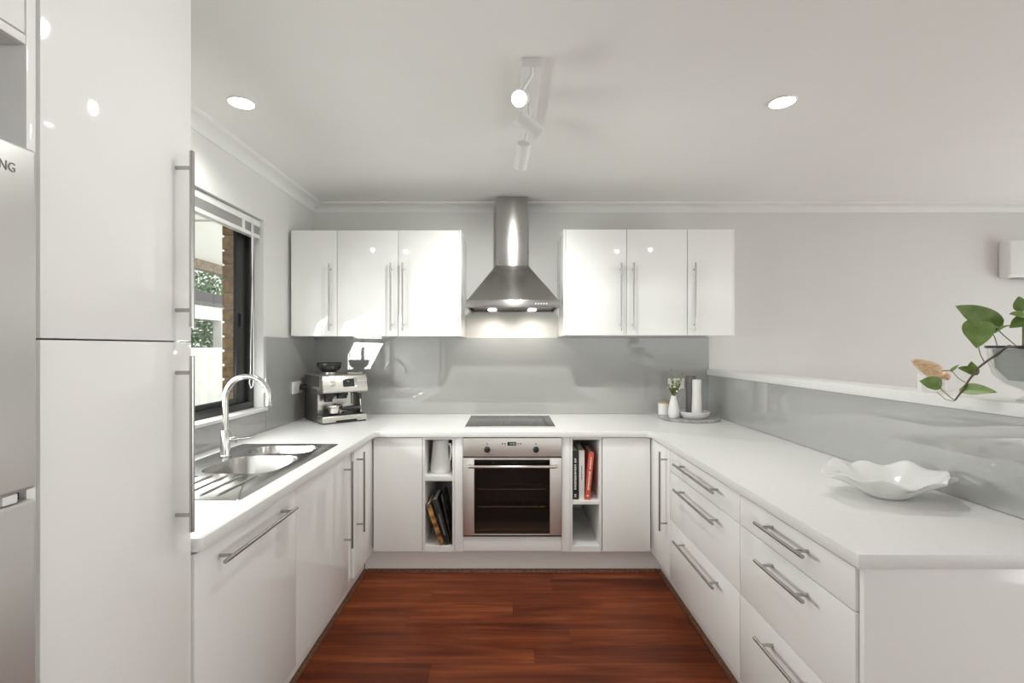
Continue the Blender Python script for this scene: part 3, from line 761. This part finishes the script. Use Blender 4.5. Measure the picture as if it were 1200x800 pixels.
# head with sloping front
poly = [(-W2, -.008, .204), (-W2, -.014, .214), (-W2, .010, .312), (-W2, .020, .322), (-W2, .338, .322), (-W2, .338, .205), (-W2, .02, .198)]
head = P('head', MB().prism(poly, (2 * W2, 0, 0), bev=.003), 'mach')
poly2 = [(-W2 - .0015, .06, .240), (-W2 - .0015, .06, .312), (-W2 - .0015, .335, .315), (-W2 - .0015, .335, .240)]
P('head_side', MB().prism(poly2, (.002, 0, 0)), 'mach_side')
sl = Matrix.Translation((0, -.014, .214)) @ Matrix.Rotation(math.atan2(.024, .098) * -1, 4, 'X')   # local z climbs the sloping face
def face_box(x0, x1, z0, z1, t=.002, bev=.001): return MB().box(x0, x1, -t, .002, z0, z1, bev, mtx=sl)
sc_ = P('screen_surround', face_box(-.024, .078, .022, .084, .0015), 'bright_metal', head)
P('screen', face_box(-.018, .060, .026, .080, .003), 'screen', head)
P('dial', MB().lathe([(0, .016), (.016, .016), (.018, .013), (.019, 0), (0, 0)], 28, mtx=sl @ Matrix.Translation((-.085, 0, .052)) @ Matrix.Rotation(R(90), 4, 'X')), 'bright_metal', head)
P('lettering', MB().text('Breville', .017, sl @ Matrix.Translation((.088, -.0016, .056)) @ Matrix.Rotation(R(90), 4, 'X'), .0004), 'markw', head)
m = MB(); m.lathe([(0, .3215), (.046, .3215), (.048, .334), (.044, .336), (0, .336)], 36, mtx=Matrix.Translation((-.045, .165, 0)))
hc = P('hopper_collar', m, 'bright_metal')
m = MB(); m.lathe([(0, .336), (.044, .336), (.060, .345), (.075, .362), (.080, .382), (.080, .388), (0, .388)], 40, mtx=Matrix.Translation((-.045, .165, 0)))
hp = P('hopper', m, 'hopper')
m = MB(); m.lathe([(0, .388), (.083, .388), (.083, .396), (.076, .401), (0, .401)], 40, mtx=Matrix.Translation((-.045, .165, 0)))
P('lid', m, 'black', hp)
m = MB(); m.box(.04, .142, .06, .30, .3225, .3265, .002); m.tube([(.04, .055, .322), (.04, .055, .330), (.145, .055, .330), (.145, .32, .330)], .002, 6)
P('cup_tray', m, 'bright_metal')
# brew group, portafilter, grinder cradle
m = MB(); m.cyl((.005, .075, .204), (.005, .075, .176), .044, .040, n=32, bev=.002); m.cyl((.005, .075, .176), (.005, .075, .158), .034, n=32)
P('group_head', m, 'black')
m = MB(); m.box(-.120, -.052, .04, .13, .182, .204, .004); m.box(-.110, -.062, .045, .12, .158, .182, .004); m.cyl((-.085, .080, .158), (-.085, .080, .140), .024, .029, n=24)
P('grinder_outlet', m, 'black')
pf = P('portafilter', MB().lathe([(0, 0), (.027, 0), (.035, .008), (.037, .040), (.041, .042), (.041, .052), (.034, .052), (.031, .025), (0, .025)], 32, mtx=Matrix.Translation((-.055, .06, .056))), 'bright_metal')
hdv = Vector((.95, -.28, 0)).normalized(); p0 = Vector((-.055, .06, .092)) + hdv * .038
m = MB(); m.tube([p0, p0 + hdv * .03, p0 + hdv * .05, p0 + hdv * .10, p0 + hdv * .135], [.008, .010, .015, .018, .014], 16)
P('grip', m, 'black', pf)
m = MB(); m.lathe([(0, 0), (.026, 0), (.026, .012), (.01, .018), (.010, .03), (.020, .04), (.022, .055), (.014, .062), (0, .062)], 28, mtx=Matrix.Translation((.005, .115, .055)))
P('tamper', m, ('bright_metal',))
m = MB(); m.cyl((.118, .05, .208), (.118, .05, .192), .014, n=18); m.tube([(.118, .05, .206), (.121, .045, .18), (.124, .04, .10), (.124, .036, .062)], [.0045, .0045, .0042, .0038], 12)
sw = P('steam_wand', m, 'bright_metal')
m = MB(); m.tube([(.1185, .049, .20), (.121, .045, .178), (.1225, .043, .150)], [.008, .010, .008], 14)
P('wand_grip', m, 'black', sw)
m = MB(); m.tube([(.062, .06, .224), (.062, .055, .19), (.062, .05, .12)], .0035, 10)
P('water_spout', m, 'black')
# plug and cord: world positions brought into the machine's own axes
m = MB(); m.cyl((GL + .0125, 3.352, 1.108), (GL + .050, 3.352, 1.108), .020, .017, n=20, bev=.003); m.box(GL + .044, GL + .075, 3.338, 3.366, 1.097, 1.119, .004)
part('plug', m, M['black'], cm)
m = MB(); m.tube([(GL + .072, 3.352, 1.105), (GL + .085, 3.355, 1.09), (GL + .080, 3.38, 1.02), (GL + .055, 3.41, .95), (GL + .05, 3.44, .905), (GL + .10, 3.49, .889), (GL + .165, 3.49, .905)], .004, 10)
part('cord', m, M['black'], cm)

# ------------------------------------------------------------------ tray group in the right corner
TRZ = ZT + .0005
tr = solo('tray', MB().lathe([(0, 0), (.196, 0), (.200, .004), (.200, .016), (.196, .0195), (0, .0195)], 64, mtx=Matrix.Translation((1.262, 3.385, TRZ))), M['marble'], 'round grey marble tray in the right back corner of the worktop', 'tray')
TZ = TRZ + .020
ct = thing('canister', 'small white canister with a tan wooden lid on the marble tray', 'canister', (1.113, 3.47, TZ))
part('jar', MB().lathe([(0, 0), (.038, 0), (.041, .003), (.041, .082), (.038, .082), (.037, .006), (0, .006)], 36, mtx=Matrix.Translation((1.113, 3.47, TZ))), M['ceramic'], ct)
part('lid', MB().lathe([(0, .0825), (.041, .0825), (.0418, .084), (.0418, .091), (.040, .0925), (0, .0925)], 36, mtx=Matrix.Translation((1.113, 3.47, TZ))), M['lidwood'], ct)
VX, VY = 1.124, 3.30
vs_ = solo('vase', MB().lathe([(0, 0), (.026, 0), (.033, .008), (.038, .035), (.036, .06), (.028, .10), (.019, .135), (.0155, .152), (.0130, .152), (.016, .135), (.024, .10), (.03, .06), (.0, .012)], 36, mtx=Matrix.Translation((VX, VY, TZ))), M['stoneware'], 'white teardrop bud vase holding small green sprigs on the tray', 'vase')
fl_ = thing('flower_sprigs', 'small green sprigs with white blossoms standing in the bud vase', 'flowers', (VX, VY, TZ + .04))
rnd = random.Random(4)
ends = [(-.018, 0, .335), (-.004, .01, .27), (.060, -.005, .312), (.028, .012, .255), (-.035, .004, .225), (.045, .0, .235), (.012, -.01, .225)]
for i, (ex, ey, ez) in enumerate(ends):
    a = Vector((VX, VY, TZ + .05)); n_ = Vector((VX + ex * .12, VY + ey * .12, TZ + .150)); e = Vector((VX + ex, VY + ey, TZ + ez))
    pts = [a, n_] + [n_.lerp(e, k / 6) + Vector((.004 * math.sin(k * 1.3 + i), .003 * math.cos(k + i), 0)) for k in range(1, 7)]
    m = MB(); m.tube(pts, [.0014] * 2 + [.0014 - .0001 * k for k in range(6)], 6)
    ns = 26
    for k in range(ns):
        t = .08 + .92 * k / ns; p = n_.lerp(e, t); ang = k * 2.4 + i
        up_ = Vector((math.cos(ang) * .8, math.sin(ang) * .8, .75)).normalized(); ln = .027 * (1 - .45 * t) * rnd.uniform(.8, 1.25)
        sd = up_.cross(Vector((0, 0, 1))).normalized() * ln * .32; tip = p + up_ * ln; md = p + up_ * ln * .5
        m.faces([p, md + sd, tip, md - sd], [[0, 1, 2, 3]], mi=0)
    st = part('sprig', m, M['sprig'], fl_)
    if i in (1, 3, 4, 5, 6):
        m = MB()
        for k in range(3):
            t = rnd.uniform(.45, 1); p = n_.lerp(e, t) + Vector((rnd.uniform(-.012, .012), rnd.uniform(-.012, .006), rnd.uniform(-.01, .01)))
            for q in range(5):
                a = q * 2 * PI / 5; m.sphere(p + Vector((math.cos(a) * .0045, -.001, math.sin(a) * .0045)), .0032, scale=(1, .5, 1), n=8)
        part('blossom', m, M['blossom'], st)
DX, DY = 1.267, 3.315
solo('dish', MB().lathe([(0, 0), (.075, 0), (.092, .014), (.105, .040), (.1055, .046), (.100, .046), (.088, .018), (.07, .007), (0, .007)], 48, mtx=Matrix.Translation((DX, DY, TZ))), M['stoneware'], 'shallow white stoneware dish on the tray with the tall pots in it', 'dish')
solo('stoneware_pot', MB().lathe([(0, 0), (.0335, 0), (.035, .004), (.034, .04), (.031, .11), (.0295, .17), (.030, .248), (.0285, .255), (.024, .255), (.023, .2), (.0, .19)], 40, mtx=Matrix.Translation((1.276, 3.283, TZ + .008))), M['stoneware'], 'tall flared white pot standing in the shallow dish, in front of the grey one', 'pot')
solo('stoneware_pot', MB().lathe([(0, 0), (.033, 0), (.034, .003), (.034, .274), (.033, .277), (.031, .277), (.030, .2), (0, .19)], 40, mtx=Matrix.Translation((1.262, 3.353, TZ + .008))), M['greystone'], 'tall dark grey cylinder pot standing behind the flared white one', 'pot')

# ------------------------------------------------------------------ wavy bowl
BX, BY = 1.275, 1.625
def wv(co):
    r = math.hypot(co.x, co.y); a = math.atan2(co.y, co.x)
    t = max(0, (r - .065) / .14)
    q = 1 + .045 * t * math.sin(9 * a + .6) + .06 * t * math.cos(a * 2 - .5) + .03 * t * math.sin(4 * a + 1.1)
    z = co.z * .93 + .0085 * t * t * math.sin(9 * a + 2.0) + .007 * t * t * math.sin(4 * a - .7)
    return Vector((co.x * q * .90, co.y * q * .80, z))
prof = [(0, 0), (.05, 0), (.062, .003), (.085, .016), (.115, .036), (.145, .054), (.175, .069), (.195, .079), (.205, .0845), (.2065, .087), (.2045, .0885), (.193, .084), (.172, .0745), (.142, .060), (.112, .042), (.082, .022), (.058, .010), (.03, .0085), (0, .008)]
solo('bowl', MB().lathe(prof, 112, mtx=None, wave=wv), M['ceramic'], 'large white glazed bowl with a wavy rim on the right worktop', 'bowl', ang=60).location = (BX, BY, ZT + .0005)

# ------------------------------------------------------------------ things on the shelves beside the oven
JX, JY, JZ = -.428, 3.03, .6045
jg = thing('jug', 'white ceramic jug on the upper shelf left of the oven', 'jug', (JX, JY, JZ))
m = MB(); m.lathe([(0, 0), (.060, 0), (.064, .004), (.0625, .03), (.054, .12), (.050, .17), (.0495, .198), (.052, .205), (.049, .2055), (.046, .198), (.047, .17), (.056, .04), (0, .01)], 40, mtx=Matrix.Translation((JX - .004, JY, JZ)))
part('body', m, M['stoneware'], jg)
m = MB(); m.tube([(JX + .042, JY - .012, JZ + .175), (JX + .058, JY - .022, JZ + .178), (JX + .066, JY - .026, JZ + .15), (JX + .064, JY - .024, JZ + .11), (JX + .056, JY - .016, JZ + .075), (JX + .048, JY - .008, JZ + .06)], [.006, .007, .0065, .006, .006, .005], 12)
part('handle', m, M['stoneware'], jg)

def book(label, x, y, z, w_, d_, h_, lean, cover, yaw=0, words=None, group=None, spine_mark=None):
    """spine looks at the camera (-y). x = left foot of the spine; lean in degrees, positive = top to the right"""
    b = thing('book', label, 'book', (x, y, z), yaw, group)
    L = Matrix.Rotation(R(lean), 4, 'Y')
    if lean > 0: L = Matrix.Translation((w_, 0, 0)) @ L @ Matrix.Translation((-w_, 0, 0))
    part('cover', (lambda m: (m.box(0, .003, 0, d_, 0, h_, .0008, mtx=L), m.box(w_ - .003, w_, 0, d_, 0, h_, .0008, mtx=L), m.box(0, w_, -.002, .002, 0, h_, .0012, mtx=L), m)[-1])(MB()), M[cover], b, local=True)
    part('page_block', MB().box(.003, w_ - .003, .002, d_ - .004, .003, h_ - .004, mtx=L), M['paper'], b, local=True)
    if words:
        m = MB(); rn = random.Random(int(1000 * (x + 2)))
        for z0, z1, ww, mi in words:
            zz = z0
            while zz < z1:
                s_ = rn.uniform(.006, .013); c0 = w_ * .5 - ww / 2
                m.box(c0, c0 + ww * rn.uniform(.75, 1), -.0026, -.0018, zz, zz + s_ * .7, mtx=L); zz += s_
        part('spine_lettering', m, M[spine_mark or 'markw'], b, local=True)
    return b
GBK = 'books on the right shelf'
bz = .4555
book('black upright book with pale spine lettering, leftmost on the right shelf', .3825, 2.945, bz, .040, .21, .298, 0, 'bk_black', words=[(.015, .03, .012, 0), (.06, .21, .014, 0), (.225, .25, .012, 0)], group=GBK)
book('white upright book between the black and the red one', .4240, 2.942, bz, .034, .23, .300, 0, 'bk_white', words=[(.12, .20, .007, 0)], group=GBK, spine_mark='lettering')
book('red book with white spine lettering, leaning slightly to the right', .4600, 2.935, bz, .030, .21, .288, 5.0, 'bk_red', words=[(.02, .03, .012, 0), (.06, .17, .011, 0), (.185, .255, .009, 0)], group=GBK)
GB2 = 'leaning books on the left shelf'
lz = .1825
book('brown picture-spined book leaning leftmost on the lower left shelf', -.4205, 2.925, lz, .026, .19, .262, -19.5, 'bk_brown', group=GB2)
book('thick black book leaning between the brown one and the last', -.3915, 2.933, lz, .034, .21, .285, -16.5, 'bk_black', words=[(.06, .19, .012, 0)], group=GB2, spine_mark='lettering')
book('dark picture-covered book leaning rightmost on the lower left shelf', -.3560, 2.945, lz, .010, .20, .305, -12.0, 'bk_dark', group=GB2)

# ------------------------------------------------------------------ on the ledge: wooden bird and trailing plant
LZ = 1.219
def at(u, v, y): return Vector(((u - 597) * y / 565, y, 1.38 - (v - 407.5) * y / 565))
bird = thing('wooden_bird', 'small pale wooden bird ornament on thin clear legs on the ledge', 'ornament', (1.56, 1.80, LZ))
ax0 = Vector((1.503, 1.80, 1.335)); ax1 = Vector((1.640, 1.80, 1.268)); dv = ax1 - ax0
mtx = Matrix.Translation(ax0) @ dv.to_track_quat('Z', 'Y').to_matrix().to_4x4(); Lb = dv.length
prof = [(0, 0), (.007, .003), (.014, .016), (.023, .040), (.030, .068), (.0325, .090), (.029, .108), (.021, .121), (.0165, .129), (.018, .138), (.019, .146), (.015, .156), (.007, .1605), (0, .161)]
sc0 = .88
part('body', MB().lathe([(r_ * sc0, z_ * Lb / .161) for r_, z_ in prof], 32, mtx=mtx), M['birdwood'], bird)
for u in (1079, 1105):
    m = MB(); p = at(u, 440, 1.80); m.box(p.x - .004, p.x + .004, 1.79, 1.81, LZ, 1.285 if u < 1090 else 1.272, .001)
    part('leg', m, mat('clear_acrylic', (.85, .85, .84), .1, 0, .5, **{'Alpha': .55}), bird)

PXc, PYc = 1.566, 1.445
pl = thing('potted_vine', 'trailing heart-leaved vine in a clear glass self-watering pot on the ledge', 'potted plant', (PXc, PYc, LZ))
m = MB(); m.lathe([(.030, 0), (.034, .002), (.032, .006), (.016, .016), (.014, .024), (.022, .034), (.058, .050), (.085, .080), (.096, .118), (.0965, .156), (.0985, .160), (.094, .160), (.0925, .118), (.081, .082), (.055, .054), (.018, .036)], 48, mtx=Matrix.Translation((PXc, PYc, LZ)))
pot = part('glass_bowl', m, M['clear'], pl)
m = MB(); m.lathe([(.097, .1602), (.100, .1615), (.100, .167), (.092, .167), (.088, .150), (.060, .075), (.0, .070)], 48, mtx=Matrix.Translation((PXc, PYc, LZ)))
part('inner_pot', MB().lathe([(.085, .158), (.078, .10), (.05, .062), (0, .060), (0, .062), (.048, .064), (.074, .102), (.082, .158)], 40, mtx=Matrix.Translation((PXc, PYc, LZ))), mat('frosted_inner_pot', (.52, .53, .515), .5), pot)
part('rim', MB().lathe([(.099, .160), (.102, .162), (.102, .168), (.084, .168), (.084, .160)], 48, mtx=Matrix.Translation((PXc, PYc, LZ))), M['black'], pot)
part('soil', MB().lathe([(0, .150), (.082, .150), (.080, .156), (0, .159)], 32, mtx=Matrix.Translation((PXc, PYc, LZ))), mat('dark_soil', (.02, .016, .012), .9), pot)
def leaf(base, tip, wid, nrm, fold=.25, droop=.12, notch=.16):
    base, tip = Vector(base), Vector(tip); d = tip - base; L = d.length; d.normalize()
    nrm = (Vector(nrm) - d * Vector(nrm).dot(d)).normalized(); sd = d.cross(nrm).normalized()
    nt_, ns_ = 14, 8; V = []; F = []
    for i in range(nt_ + 1):
        t = i / nt_
        wdt = wid * .5 * (math.sin(PI * min(1, t ** .62)) ** .8) * (1 - .12 * t) * 1.05 if 0 < t < 1 else 0
        for j in range(ns_ + 1):
            s_ = j / ns_ * 2 - 1
            tt = t - notch * abs(s_) ** 1.5 * (1 - t) ** 3 * 1.3
            p = base + d * L * tt + sd * wdt * s_ + nrm * (fold * abs(s_) * wdt - droop * L * t * t + .03 * wid * math.sin(9 * t + s_))
            V.append(p)
    for i in range(nt_):
        for j in range(ns_):
            a = i * (ns_ + 1) + j; F.append([a, a + 1, a + ns_ + 2, a + ns_ + 1])
    m = MB(); m.faces(V, F)
    b = m.bm; bmesh.ops.remove_doubles(b, verts=list(b.verts), dist=1e-5)
    bmesh.ops.solidify(b, geom=list(b.faces), thickness=.0006)
    return m
toCam = Vector((-.62, -.78, .15))
LV = [  # base (u,v,y), tip (u,v,y), width, facing
    ((1165, 381, 1.50), (1123, 357, 1.52), .076, (-.5, -.75, .45)),
    ((1146, 380, 1.50), (1145.5, 405.5, 1.46), .074, (-.6, -.78, .15)),
    ((1164, 389, 1.48), (1182, 379, 1.42), .030, (-.5, -.55, .75)),
    ((1143, 436, 1.53), (1123.5, 430, 1.54), .030, (-.5, -.7, .6)),
    ((1141, 437, 1.53), (1138, 424, 1.52), .030, (-.8, -.6, .2)),
    ((1131, 456, 1.52), (1166, 457.5, 1.44), .040, (-.5, -.75, .45)),
    ((1100, 450, 1.55), (1078, 446, 1.57), .045, (-.6, -.75, .3)),
    ((1115, 434, 1.55), (1123, 427, 1.53), .010, (-.5, -.7, .6)),
    ((1197, 362, 1.46), (1194, 347, 1.46), .034, (-.7, -.7, .1)),
    ((1204, 372, 1.44), (1185, 366, 1.43), .038, (-.4, -.6, .7)),
    ((1201, 374, 1.45), (1184, 383, 1.45), .036, (-.6, -.75, .3)),
    ((1214, 358, 1.44), (1222, 340, 1.43), .05, (-.6, -.75, .3)),
]
for k, (b_, t_, w_, n_) in enumerate(LV):
    part('leaf', leaf(at(*b_), at(*t_), w_, n_), M['leaf'], pl)
m = MB()
m.tube([at(1119, 469, 1.52), at(1125, 461, 1.52), at(1135, 446, 1.52), at(1146, 431, 1.51), at(1158, 422, 1.49), at(1171, 413.5, 1.46), at(1182, 405, 1.43), (PXc - .03, PYc - .02, LZ + .155)], [.0022, .0028, .003, .0032, .0032, .0032, .0032, .003], 10)
part('vine', m, M['stem_brown'], pl)
m = MB()
for pts, r_ in (([at(1119, 469, 1.52), at(1112, 464, 1.54), at(1104, 457, 1.55), at(1100, 451, 1.55)], .0016), ([at(1119, 470, 1.52), at(1108, 468, 1.54), at(1098, 459, 1.56)], .0011),
                ([at(1131, 448, 1.52), at(1123, 443, 1.54), at(1115, 434, 1.55)], .0013), ([at(1115, 434, 1.55), at(1108, 434, 1.56), at(1104, 434.5, 1.57)], .002),
                ([at(1154, 425, 1.50), at(1149, 416, 1.48), at(1146, 404, 1.47), at(1146, 392, 1.485)], .0014),
                ([at(1142, 437, 1.53), at(1144, 438, 1.52), at(1141, 440, 1.52)], .0012),
                ([at(1165, 381, 1.50), at(1170, 387, 1.48), at(1180, 396, 1.46), at(1192, 406, 1.45)], .0014),
                ([at(1161, 386, 1.49), at(1166, 396, 1.48), at(1170, 410, 1.47)], .0014),
                ([at(1164, 389, 1.48), at(1159, 391, 1.49), at(1157, 394, 1.5)], .0013),
                ([at(1198, 362, 1.46), at(1199, 380, 1.46), at(1199, 406, 1.45)], .0024), ([at(1203, 372, 1.44), at(1205, 390, 1.445), at(1206, 406, 1.45)], .002), ([at(1201, 374, 1.45), at(1203, 390, 1.45), at(1203, 406, 1.45)], .002), ([at(1214, 358, 1.44), at(1211, 380, 1.44), at(1210, 406, 1.445)], .002)):
    m.tube(pts, r_, 8)
part('leaf_stalk', m, M['stem'], pl)

# ------------------------------------------------------------------ shallow white unit at the far right on the back wall
ac = thing('wall_unit', 'shallow white wall unit with rounded corners, high on the back wall at the right edge', 'wall unit', (4.10, 3.6, 1.903))
part('casing', MB().box(3.694, 4.50, 3.575, YB - .001, 1.903, 2.186, .022, seg=4), M['plastic'], ac)
part('front_panel', MB().box(3.712, 4.48, 3.5715, 3.576, 1.925, 2.168, .002), M['plastic'], ac)
part('louvre', MB().box(3.78, 4.42, 3.59, 3.64, 1.897, 1.9025, .001), mat('grey_louvre', (.35, .35, .34), .4), ac)

# ------------------------------------------------------------------ lamps on the ceiling
def spot(name, parent, loc, aim, watts, size, blend=.6, radius=.045, col=(.98, 1, .965)):
    ld = bpy.data.lights.new(name, 'SPOT'); ld.energy = watts; ld.spot_size = R(size); ld.spot_blend = blend; ld.shadow_soft_size = radius; ld.color = col
    lo = bpy.data.objects.new(name, ld); C.objects.link(lo)
    top = parent
    while top.parent: top = top.parent
    lo.parent = parent
    lo.location = ROOT[top].inverted() @ Vector(loc); lo.rotation_euler = Vector(aim).to_track_quat('-Z', 'Y').to_euler()
    return lo
def downlight(x, y, label=None, watts=None):
    t = thing('downlight', label, 'downlight', (x, y, ZC))
    m = MB(); m.lathe([(.0505, -.003), (.053, -.006), (.057, -.005), (.060, -.0005), (.048, -.0005), (.0505, -.003)], 40, mtx=Matrix.Translation((x, y, ZC)))
    part('trim_ring', m, M['white_metal'], t)
    f = part('diffuser', MB().lathe([(0, -.0035), (.0505, -.0035), (.0505, -.001), (0, -.001)], 36, mtx=Matrix.Translation((x, y, ZC))), M['bulb'], t, label='lit white face')
    spot('downlight_beam', f, (x, y, ZC - .012), (0, 0, -1), watts or DOWN_W, 150, .7)
downlight(-1.185, 2.132, 'small round lit downlight in the ceiling above the window side')
downlight(1.203, 2.125, 'small round lit downlight in the ceiling above the right worktop')

downlight(.01, 1.36, 'unseen fill lamp added in the ceiling above the middle of the aisle', AISLE_FILL_W)  # added lamp out of view, lifts the drawer and door fronts

tl = thing('track_light', 'white ceiling spotlight bar with three tilting cylinder heads, nearest lit', 'ceiling light', (.083, 2.05, ZC))
part('bar', MB().box(.046, .121, 1.80, 2.32, ZC - .034, ZC - .0005, .003), M['white_metal'], tl)
def head(c, axis, r, L, watts):
    c, axis = Vector(c), Vector(axis).normalized(); a, b_ = c - axis * L / 2, c + axis * L / 2
    m = MB(); q = axis.to_track_quat('Z', 'Y').to_matrix().to_4x4()
    m.lathe([(0, 0), (r - .004, 0), (r, .004), (r, L), (r - .003, L), (r - .003, L - .012), (0, L - .012)], 32, mtx=Matrix.Translation(a) @ q)
    h = part('spot_head', m, M['white_metal'], tl)
    part('joint', MB().tube([(.083, max(1.81, c.y), ZC - .034), (.083, max(1.81, c.y), ZC - .06), c + Vector((0, 0, r * .5))], .007, 10), M['white_metal'], h)
    part('lamp_face', MB().lathe([(0, L - .0115), (r - .004, L - .0115), (r - .004, L - .009), (0, L - .009)], 28, mtx=Matrix.Translation(a) @ q), M['bulb'], h, label='glowing lamp face')
    spot('spot_beam', h, b_ + axis * .004, axis, watts, 125, 1.0, radius=.03)
head((.040, 1.790, 2.305), (-.10, -.85, -.45), .030, .10, TRACK_W[0])
head((.084, 2.06, 2.330), (.72, .25, -.52), .030, .115, TRACK_W[1])
head((.060, 2.31, 2.300), (-.12, .62, -.66), .033, .12, TRACK_W[2])

# ------------------------------------------------------------------ outside the window
ebr = MB(); ebr.box(-1.735, -1.612, 2.935, 3.75, -.3, 2.6, mi=1)
zz = -.28; row = 0
while zz < 2.55:
    ebr.box(-1.742, -1.606, 2.922, 3.04 + .11 * (row % 2), zz, zz + .074, .004, mi=0)
    y = 3.05 + .11 * (row % 2)
    while y < 3.7: ebr.box(-1.742, -1.62, y, y + .22, zz, zz + .074, .004, mi=0); y += .23
    zz += .0868; row += 1
struct('wall_exterior', ebr, [M['brick'], M['mortar']])
struct('ground', MB().box(-30, -1.75, -8, 40, -.45, -.35), M['paving'])
struct('patio_ceiling', MB().box(-4.0, -1.76, -2, 9, 2.52, 2.60), M['soffit'])
for nm, g in (('trim_7', MB().box(-4.0, -1.76, 4.30, 4.36, 2.505, 2.519)),): struct(nm, g, M['soffit'])
struct('trim_8', MB().box(-4.1, -3.98, -2, 9, 2.40, 2.60), M['beam'])
fc = thing('fence', 'off-white corrugated steel fence outside the window', 'fence', (-4.6, 7, -.35))
m = MB(); y = -2; 
pts = []
while y < 13:
    pts += [(y, 0), (y + .035, .025), (y + .095, .025), (y + .13, 0)]; y += .26
V = []; F = []
for (yy, dx) in pts: V += [(-4.6 + dx, yy, -.30), (-4.6 + dx, yy, 1.34)]
for k in range(len(pts) - 1): F.append([2 * k, 2 * k + 2, 2 * k + 3, 2 * k + 1])
m.faces(V, F)
for k in range(len(pts) - 1): pass
bmesh.ops.solidify(m.bm, geom=list(m.bm.faces), thickness=.004)
part('sheet', m, M['fence'], fc)
part('top_rail', MB().box(-4.63, -4.56, -2, 13, 1.335, 1.385, .006), M['fence'], fc)
part('bottom_rail', MB().box(-4.63, -4.56, -2, 13, -.345, -.295, .006), M['fence'], fc)
# neighbour's carport
cp = thing('carport', 'neighbouring carport with dark tiled roof and white fascia beyond the fence', 'carport', (-6.5, 10.5, -.35))
part('fascia', MB().box(-6.22, -6.10, 7, 14, 1.95, 2.23, .01), M['fence'], cp)
m = MB(); m.hexa([(-6.05, 6.9, 2.235), (-6.05, 14, 2.235), (-9, 14, 3.0), (-9, 9.0, 3.0)], [(-6.05, 6.9, 2.27), (-6.05, 14, 2.27), (-9, 14, 3.035), (-9, 9.0, 3.035)])
for k in range(11):
    x = -6.1 - k * .26; z = 2.275 + k * .26 * .765 / 2.95; m.box(x - .03, x + .03, 6.95 + k * .19, 13.9, z, z + .03)
part('roof', m, M['tile'], cp)
for (px_, py_) in ((-6.16, 10.25), (-6.16, 13.6)): part('post', MB().box(px_ - .09, px_ + .09, py_ - .09, py_ + .09, -.349, 1.949, .01), M['fence'], cp)
def tree(x, y, h, rx, seed, label):
    t = thing('tree', label, 'tree', (x, y, -.35))
    m = MB(); m.tube([(x, y, -.35), (x + .1, y, h * .3), (x - .1, y + .1, h * .7)], [.16, .12, .05], 10)
    rn = random.Random(seed)
    for k in range(6):
        a = k * 1.05; m.tube([(x, y, h * .3), (x + rx * .5 * math.cos(a), y + rx * .5 * math.sin(a), h * .62)], [.06, .02], 6)
    part('trunk', m, M['bark'], t)
    V = []; F = []
    for k in range(5200):
        u = rn.uniform(-1, 1); a = rn.uniform(0, 2 * PI); rr_ = rn.uniform(.45, 1) * (1 + .22 * math.sin(5 * a + 3 * u)); q = math.sqrt(1 - u * u)
        c = Vector((x + rx * rr_ * q * math.cos(a), y + rx * rr_ * q * math.sin(a), h * .52 + h * .46 * rr_ * u))
        d = Vector((rn.uniform(-1, 1), rn.uniform(-1, 1), rn.uniform(-1, .5))).normalized() * rn.uniform(.10, .2)
        s_ = d.cross(Vector((rn.uniform(-1, 1), rn.uniform(-1, 1), rn.uniform(-1, 1)))).normalized() * .05
        i = len(V); V += [c, c + d * .5 + s_, c + d, c + d * .5 - s_]; F.append([i, i + 1, i + 2, i + 3])
    part('foliage', MB().faces(V, F), M['tree'], t)
tree(-10.6, 15.2, 4.8, 2.4, 3, 'leafy green tree seen above and below the carport roof')
tree(-10.9, 21.0, 5.4, 2.3, 8, 'second green tree behind the carport, partly hidden by the brick pier')
